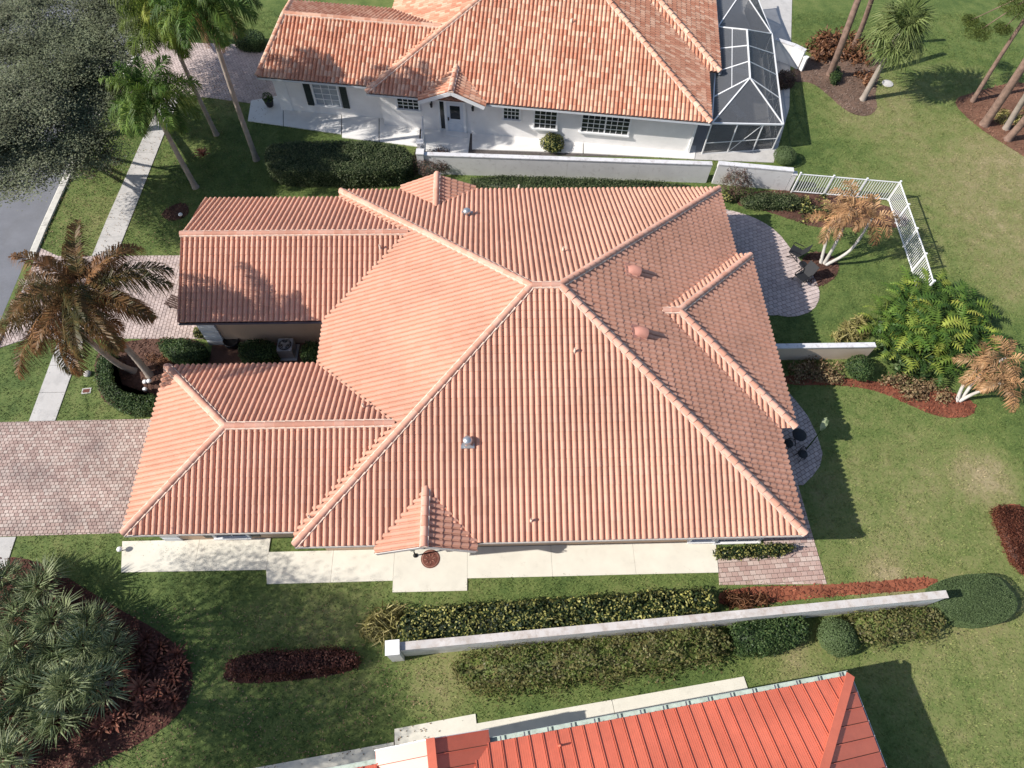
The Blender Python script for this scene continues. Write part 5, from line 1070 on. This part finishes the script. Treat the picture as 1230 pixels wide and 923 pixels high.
# banana-like plant at the round patio
bn = thing('travellers_palm', 'young plant with one big pale leaf by the round patio', 'plant', (*(23.39, 5.05, 0)[:2], 0))
mb = MB(); b0 = Vector((0, 0, 0)); mb.tube([(0, 0, 0), (.12, .15, .7), (.28, .38, 1.3)], [.035, .03, .02], 7); mb.obj('stalk', M['royalleaf'], bn)
mb = MB(); pts = []
for s, w, z in ((0, .03, 0), (.2, .17, .07), (.5, .2, .10), (.8, .16, .04), (1, .02, -.08)): pts += [(.28+s*.55-w*.6, .38+s*.75+w*.45, 1.3+z-.03), (.28+s*.55, .38+s*.75, 1.3+z+.02), (.28+s*.55+w*.6, .38+s*.75-w*.45, 1.3+z-.03)]
mb.add(pts, [(3*i+j, 3*i+j+1, 3*i+4+j, 3*i+3+j) for i in range(4) for j in (0, 1)]); mb.obj('leaf', M['beige_green'], bn)
# ---------------------------------------------------------------- furniture and small things
def sling_chair(loc, rz, label):
    t = thing('patio_chair', label, 'chair', loc, rz); t.scale = (1.15, 1.15, 1.1)
    for s in (-1, 1):
        mb = MB(); x = s*.29; mb.bar((x, -.3, .0), (x, .02, .36), .03); mb.bar((x, .32, 0), (x, -.28, .40), .03); mb.bar((x, -.28, .58), (x, .22, .60), .045, .02); mb.bar((x, -.28, .40), (x, -.28, .58), .03); mb.obj('side_frame', M['black'], t)
    mb = MB(); mb.bar((0, -.30, .40), (0, .22, .34), .56, .02); mb.obj('seat', M['darksling'], t)
    mb = MB(); mb.bar((0, .22, .34), (0, .52, .98), .56, .02); mb.obj('backrest', M['darksling'], t); return t
c1 = (25.69, 17.23, 0); c2 = (25.63, 15.41, 0); c3 = (25.89, 16.25, 0)
sling_chair((c1[0], c1[1], .03), -2.2, 'black sling patio chair farther from the camera on the curved patio')
sling_chair((c2[0], c2[1], .03), -1.0, 'black sling patio chair nearer the camera on the curved patio')
st_ = thing('side_table', 'little black side table between the two patio chairs', 'table', (c3[0]-.05, c3[1], .03))
mb = MB(); mb.lathe((0, 0, .42), [(.02, 0), (.23, 0), (.24, .015), (.23, .03), (.02, .03)], 16); mb.obj('tabletop', M['black'], st_)
for a in (0, 2.1, 4.2): mb = MB(); mb.bar((.2*math.cos(a), .2*math.sin(a), 0), (-.05*math.cos(a), -.05*math.sin(a), .42), .025); mb.obj('leg', M['black'], st_)
def bistro_table(p, label):
    t = thing('bistro_table', label, 'table', (p[0], p[1], .03)); mb = MB(); mb.lathe((0, 0, .70), [(.02, 0), (.33, 0), (.345, .015), (.33, .03), (.02, .03)], 20); mb.obj('tabletop', M['darksling'], t)
    mb = MB(); mb.lathe((0, 0, .12), [(.03, 0), (.025, .3), (.03, .58)], 8); mb.obj('pedestal', M['black'], t)
    for a in (.5, 2.6, 4.7): mb = MB(); mb.bar((0, 0, .18), (.28*math.cos(a), .28*math.sin(a), .012), .03); mb.obj('leg', M['black'], t)
def bistro_chair(p, rz, label):
    t = thing('bistro_chair', label, 'chair', (p[0], p[1], .03), rz); mb = MB(); mb.lathe((0, 0, .44), [(.02, 0), (.22, 0), (.235, .015), (.22, .03), (.02, .03)], 18); mb.obj('seat', M['darksling'], t)
    for sx, sy in ((-.15, -.15), (.15, -.15), (.15, .15), (-.15, .15)): mb = MB(); mb.bar((sx*1.2, sy*1.2, 0), (sx, sy, .44), .022); mb.obj('leg', M['black'], t)
    mb = MB(); mb.tube([(math.cos(a)*.22, math.sin(a)*.22+.02, .44+.42*math.sin(a)) for a in np.linspace(.0, math.pi, 9)], .014, 6)
    for i in range(-2, 3): mb.bar((i*.07, .2, .46), (i*.07, .24, .82-.03*i*i), .012)
    mb.obj('backrest', M['black'], t)
bistro_table((22.89, 5.5, 0.7), 'round black bistro table on the round patio')
bistro_chair((22.38, 5.18, 0.45), 2.2, 'round black bistro chair tucked closest to the roof edge')
bistro_chair((22.93, 4.6, 0.45), .4, 'round black bistro chair at the open side of the bistro table')
ac = thing('air_conditioner', 'square air conditioning unit with round fan grille in the court', 'air conditioner', (*(-2.47, 11.08, 0)[:2], 0))
mb = MB(); mb.prism([(-.38, -.38), (.38, -.38), (.38, .38), (-.38, .38)], .05, .78, .5); mb.obj('cabinet', M['acmetal'], ac)
mb = MB(); mb.prism([(-.5, -.5), (.5, -.5), (.5, .5), (-.5, .5)], 0, .05, .5); mb.obj('base_slab', M['walk'], ac)
mb = MB(); mb.lathe((0, 0, .782), [(.335, 0), (.335, .02), (.02, .02)], 20); mb.obj('fan_opening', M['black'], ac)
for i in range(3):
    mb = MB(); a = i*2.09+.5; mb.bar((0, 0, .81), (.24*math.cos(a), .24*math.sin(a), .812), .12, .006); mb.obj('fan_blade', M['steel'], ac)
mb = MB()
for rr_ in (.12, .2, .28): mb.tube([(math.cos(a)*rr_, math.sin(a)*rr_, .835) for a in np.linspace(0, 6.283, 25)], .006, 4)
for a in np.linspace(0, 6.28, 9)[:-1]: mb.bar((0, 0, .84), (.31*math.cos(a), .31*math.sin(a), .83), .01)
mb.obj('fan_grille', M['steel'], ac)
def pot(p, r, h, label, mat, plant=None):
    t = thing('plant_pot', label, 'pot', (p[0], p[1], 0)); mb = MB(); mb.lathe((0, 0, 0), [(r*.65, 0), (r*.95, h*.6), (r, h), (r*.86, h), (r*.82, h*.85), (.02, h*.85)], 16); mb.obj('body', mat, t)
    if plant:
        u = rng.normal(0, 1, (260, 3)); u /= np.linalg.norm(u, axis=1)[:, None]; foliage('foliage', [leaf_quads(u*r*1.1+np.array([0, 0, h+r*.6]), u, .14, .07)], plant, t)
    return t
pot((-5.39, 11.6, 0), .42, .5, 'dark round pot in the court against the tan garage wall', M['black'])
q_ = (-6.24, 30.43, 0); pot(q_, .3, .5, 'dark pot with a small shrub at the corner of the white house', M['black'], M['hedgedark'])
# half round patterned mat in front of the door
dm = thing('doormat', 'round brown patterned doormat at the entry gable', 'doormat', (*(5.22, 0.1, 0)[:2], .052))
mb = MB(); mb.lathe((0, 0, 0), [(.42, 0), (.42, .014), (.02, .014)], 28, .5, False); mb.obj('base', M['mat_brown'], dm)
mb = MB(); mb.lathe((0, 0, .0), [(.335, .012), (.36, .019), (.385, .012)], 28, .5); mb.obj('ring', M['mat_pale'], dm)
for i in range(8):
    mb = MB(); a = i*math.pi/4; mb.tube([(math.cos(a)*.1, math.sin(a)*.1, .016), (math.cos(a+.25)*.2, math.sin(a+.25)*.2, .017), (math.cos(a)*.29, math.sin(a)*.29, .016)], [.012, .022, .006], 5); mb.obj('petal', M['mat_pale'], dm)
ln = thing('post_lantern', 'greenish black lantern standing at the entry gable corner', 'lantern', (*(4.55, 0.26, 0)[:2], .05))
mb = MB(); mb.lathe((0, 0, 0), [(.1, 0), (.1, .04), (.03, .07), (.03, 1.05)], 10); mb.obj('post', M['black'], ln)
mb = MB(); mb.lathe((0, 0, 1.05), [(.1, 0), (.15, .05), (.17, .30), (.19, .32)], 6, .5, False); mb.obj('glass_body', M['lantern_glass'], ln)
mb = MB(); mb.lathe((0, 0, 1.37), [(.2, 0), (.12, .10), (.03, .16), (.015, .22)], 6, .5, False); mb.obj('cap', M['black'], ln)
def path_light(p, label):
    t = thing('spot_light', label, 'garden light', (p[0], p[1], 0)); mb = MB(); mb.lathe((0, 0, 0), [(.03, 0), (.025, .18), (.06, .2), (.06, .24), (.02, .25)], 8); mb.obj('stake', M['black'], t)
    mb = MB(); mb.lathe((0, 0, .24), [(.11, 0), (.125, .03), (.10, .09), (.02, .11)], 12); mb.obj('lamp_head', M['white'], t)
path_light((-9.93, 20.59, 0), 'white round garden light in the mulch patch on the north lawn')
path_light((-9.31, 9.31, -0), 'white garden light in the palm bed, upper of the trio'); path_light((-9.12, 9.35, -0), 'white garden light in the palm bed, nearest the roof'); path_light((-9.21, 8.87, 0), 'white garden light in the palm bed, lowest of the trio')
path_light((-8.41, 0.8, 0), 'white garden light at the corner of the cream path')
lid = thing('utility_lid', 'rectangular brown utility lid set in the lawn by the pavement', 'utility lid', (*(-12.23, 8.98, 0)[:2], 0), .1)
mb = MB(); mb.prism([(-.22, -.16), (.22, -.16), (.22, .16), (-.22, .16)], 0, .03, .5); mb.obj('frame', M['walk'], lid); mb = MB(); mb.prism([(-.16, -.1), (.16, -.1), (.16, .1), (-.16, .1)], .0, .036, .5); mb.obj('cover', M['mat_brown'], lid)
lid2 = thing('drain_cover', 'round concrete drain cover in the dry lawn by the fan palm', 'drain cover', (*(36.03, 32.64, 0)[:2], 0))
mb = MB(); mb.lathe((0, 0, 0), [(.38, 0), (.38, .05), (.30, .06)], 16, .5, False); mb.obj('ring', M['walk'], lid2); mb = MB(); mb.lathe((0, 0, .05), [(.24, 0), (.24, .02), (.02, .025)], 16, .5, False); mb.obj('cover', M['curb'], lid2)
rk = thing('stone', 'pale boulder on the small lawn beside the ring hedge', 'stone', (*(-12.42, 9.95, -0)[:2], 0)); mb = MB(); mb.lathe((0, 0, 0), [(.16, 0), (.2, .08), (.14, .17), (.03, .2)], 8); mb.obj('body', M['curb'], rk)
be = thing('slatted_bench', 'dark slatted bench end showing at the garage front', 'bench', (*(-8.7, 14.06, 0)[:2], .03), -.45)
for i in range(6): mb = MB(); mb.box((0, -.3+i*.12, .44), (1.1, .085, .03)); mb.obj('slat', M['bench'], be)
for x in (-.45, .45):
    for y in (-.22, .22): mb = MB(); mb.box((x, y, .21), (.06, .06, .42)); mb.obj('leg', M['black'], be)
# ---------------------------------------------------------------- the turf itself: short tufts over the lawns in view
lo = np.array([-17.3, -9.2]); hi = np.array([47., 41.]); dens = 42; n = int(dens*np.prod(hi-lo)); p = lo+rng.random((n, 2))*(hi-lo)
def view(P):
    d = np.c_[P, np.zeros(len(P))]-np.array(CAMP); z = d@np.array(F_); return (np.abs(d@np.array(R_)/z*811.28) < 640) & (np.abs(d@np.array(U_)/z*811.28) < 490)
p = p[view(p)]; ok = np.ones(len(p), bool)
for poly in EXCL + [[(.4, .4), (20.5, .4), (20.5, 19.3), (.4, 19.3)], [(-6.5, 1), (.6, 1), (.6, 8), (-6.5, 8)], [(-6.5, 11.5), (.6, 11.5), (.6, 18.7), (-6.5, 18.7)]]:
    if len(poly) > 2: ok &= ~in_poly(p, poly)
c_, s_ = math.cos(-TH), math.sin(-TH); q = (p-np.array([.73, 27.98]))@np.array([[c_, s_], [-s_, c_]]); ok &= ~((q[:, 0] > -6.3) & (q[:, 0] < 21) & (q[:, 1] > .6))
p = p[ok]; m = len(p); V = np.zeros((m, 3, 3, 3)); rn = rng.random((m, 3))
for b in range(3):
    a = rng.random(m)*6.28; r = .03+rng.random(m)*.20; L = .035+rng.random(m)*.05; w = .012+rng.random(m)*.014; lean = .06+rng.random(m)*.07; cx = p[:, 0]+np.cos(a*2.7)*r; cy = p[:, 1]+np.sin(a*2.7)*r
    for i, (s, t) in enumerate(((-1, 0), (1, 0), (0, 1))):
        V[:, b, i, 0] = cx-np.sin(a)*s*w+np.cos(a)*lean*t; V[:, b, i, 1] = cy+np.cos(a)*s*w+np.sin(a)*lean*t; V[:, b, i, 2] = t*L
link('grass', np_mesh('grass', V.reshape(-1, 3), np.arange(9*m).reshape(-1, 3), rn.ravel(), M['grass']), None, kind='stuff')

# dry leaves fallen on the verge, pavement and lawns below the oaks
n = 5200; p = np.concatenate([np.array([-17.4, 15.0])+rng.random((n//2, 2))**np.array([1.3, 1])*np.array([11, 20]), np.array([-13.0, -8.5])+rng.random((n-n//2, 2))*np.array([19, 6.8])])
ok = ~in_poly(p, [(-6.9, .3), (21, .3), (21, 20), (-6.9, 20)]); q = (p-np.array([.73, 27.98]))@np.array([[c_, s_], [-s_, c_]]); ok &= ~((q[:, 0] > -6.3) & (q[:, 1] > .6)); q = (p-np.array([.555, -8.27])); ok &= ~((q[:, 1] < q[:, 0]*.137+.5) & (q[:, 0] > -1)); p = p[ok]
v, t, r = leaf_quads(np.c_[p, np.full(len(p), .085)], np.tile([0, 0, 1.], (len(p), 1)), .075, .045, 1.5, .1)
link('leaf_litter', np_mesh('leaf_litter', v, t, r, M['litter']), None, kind='stuff')
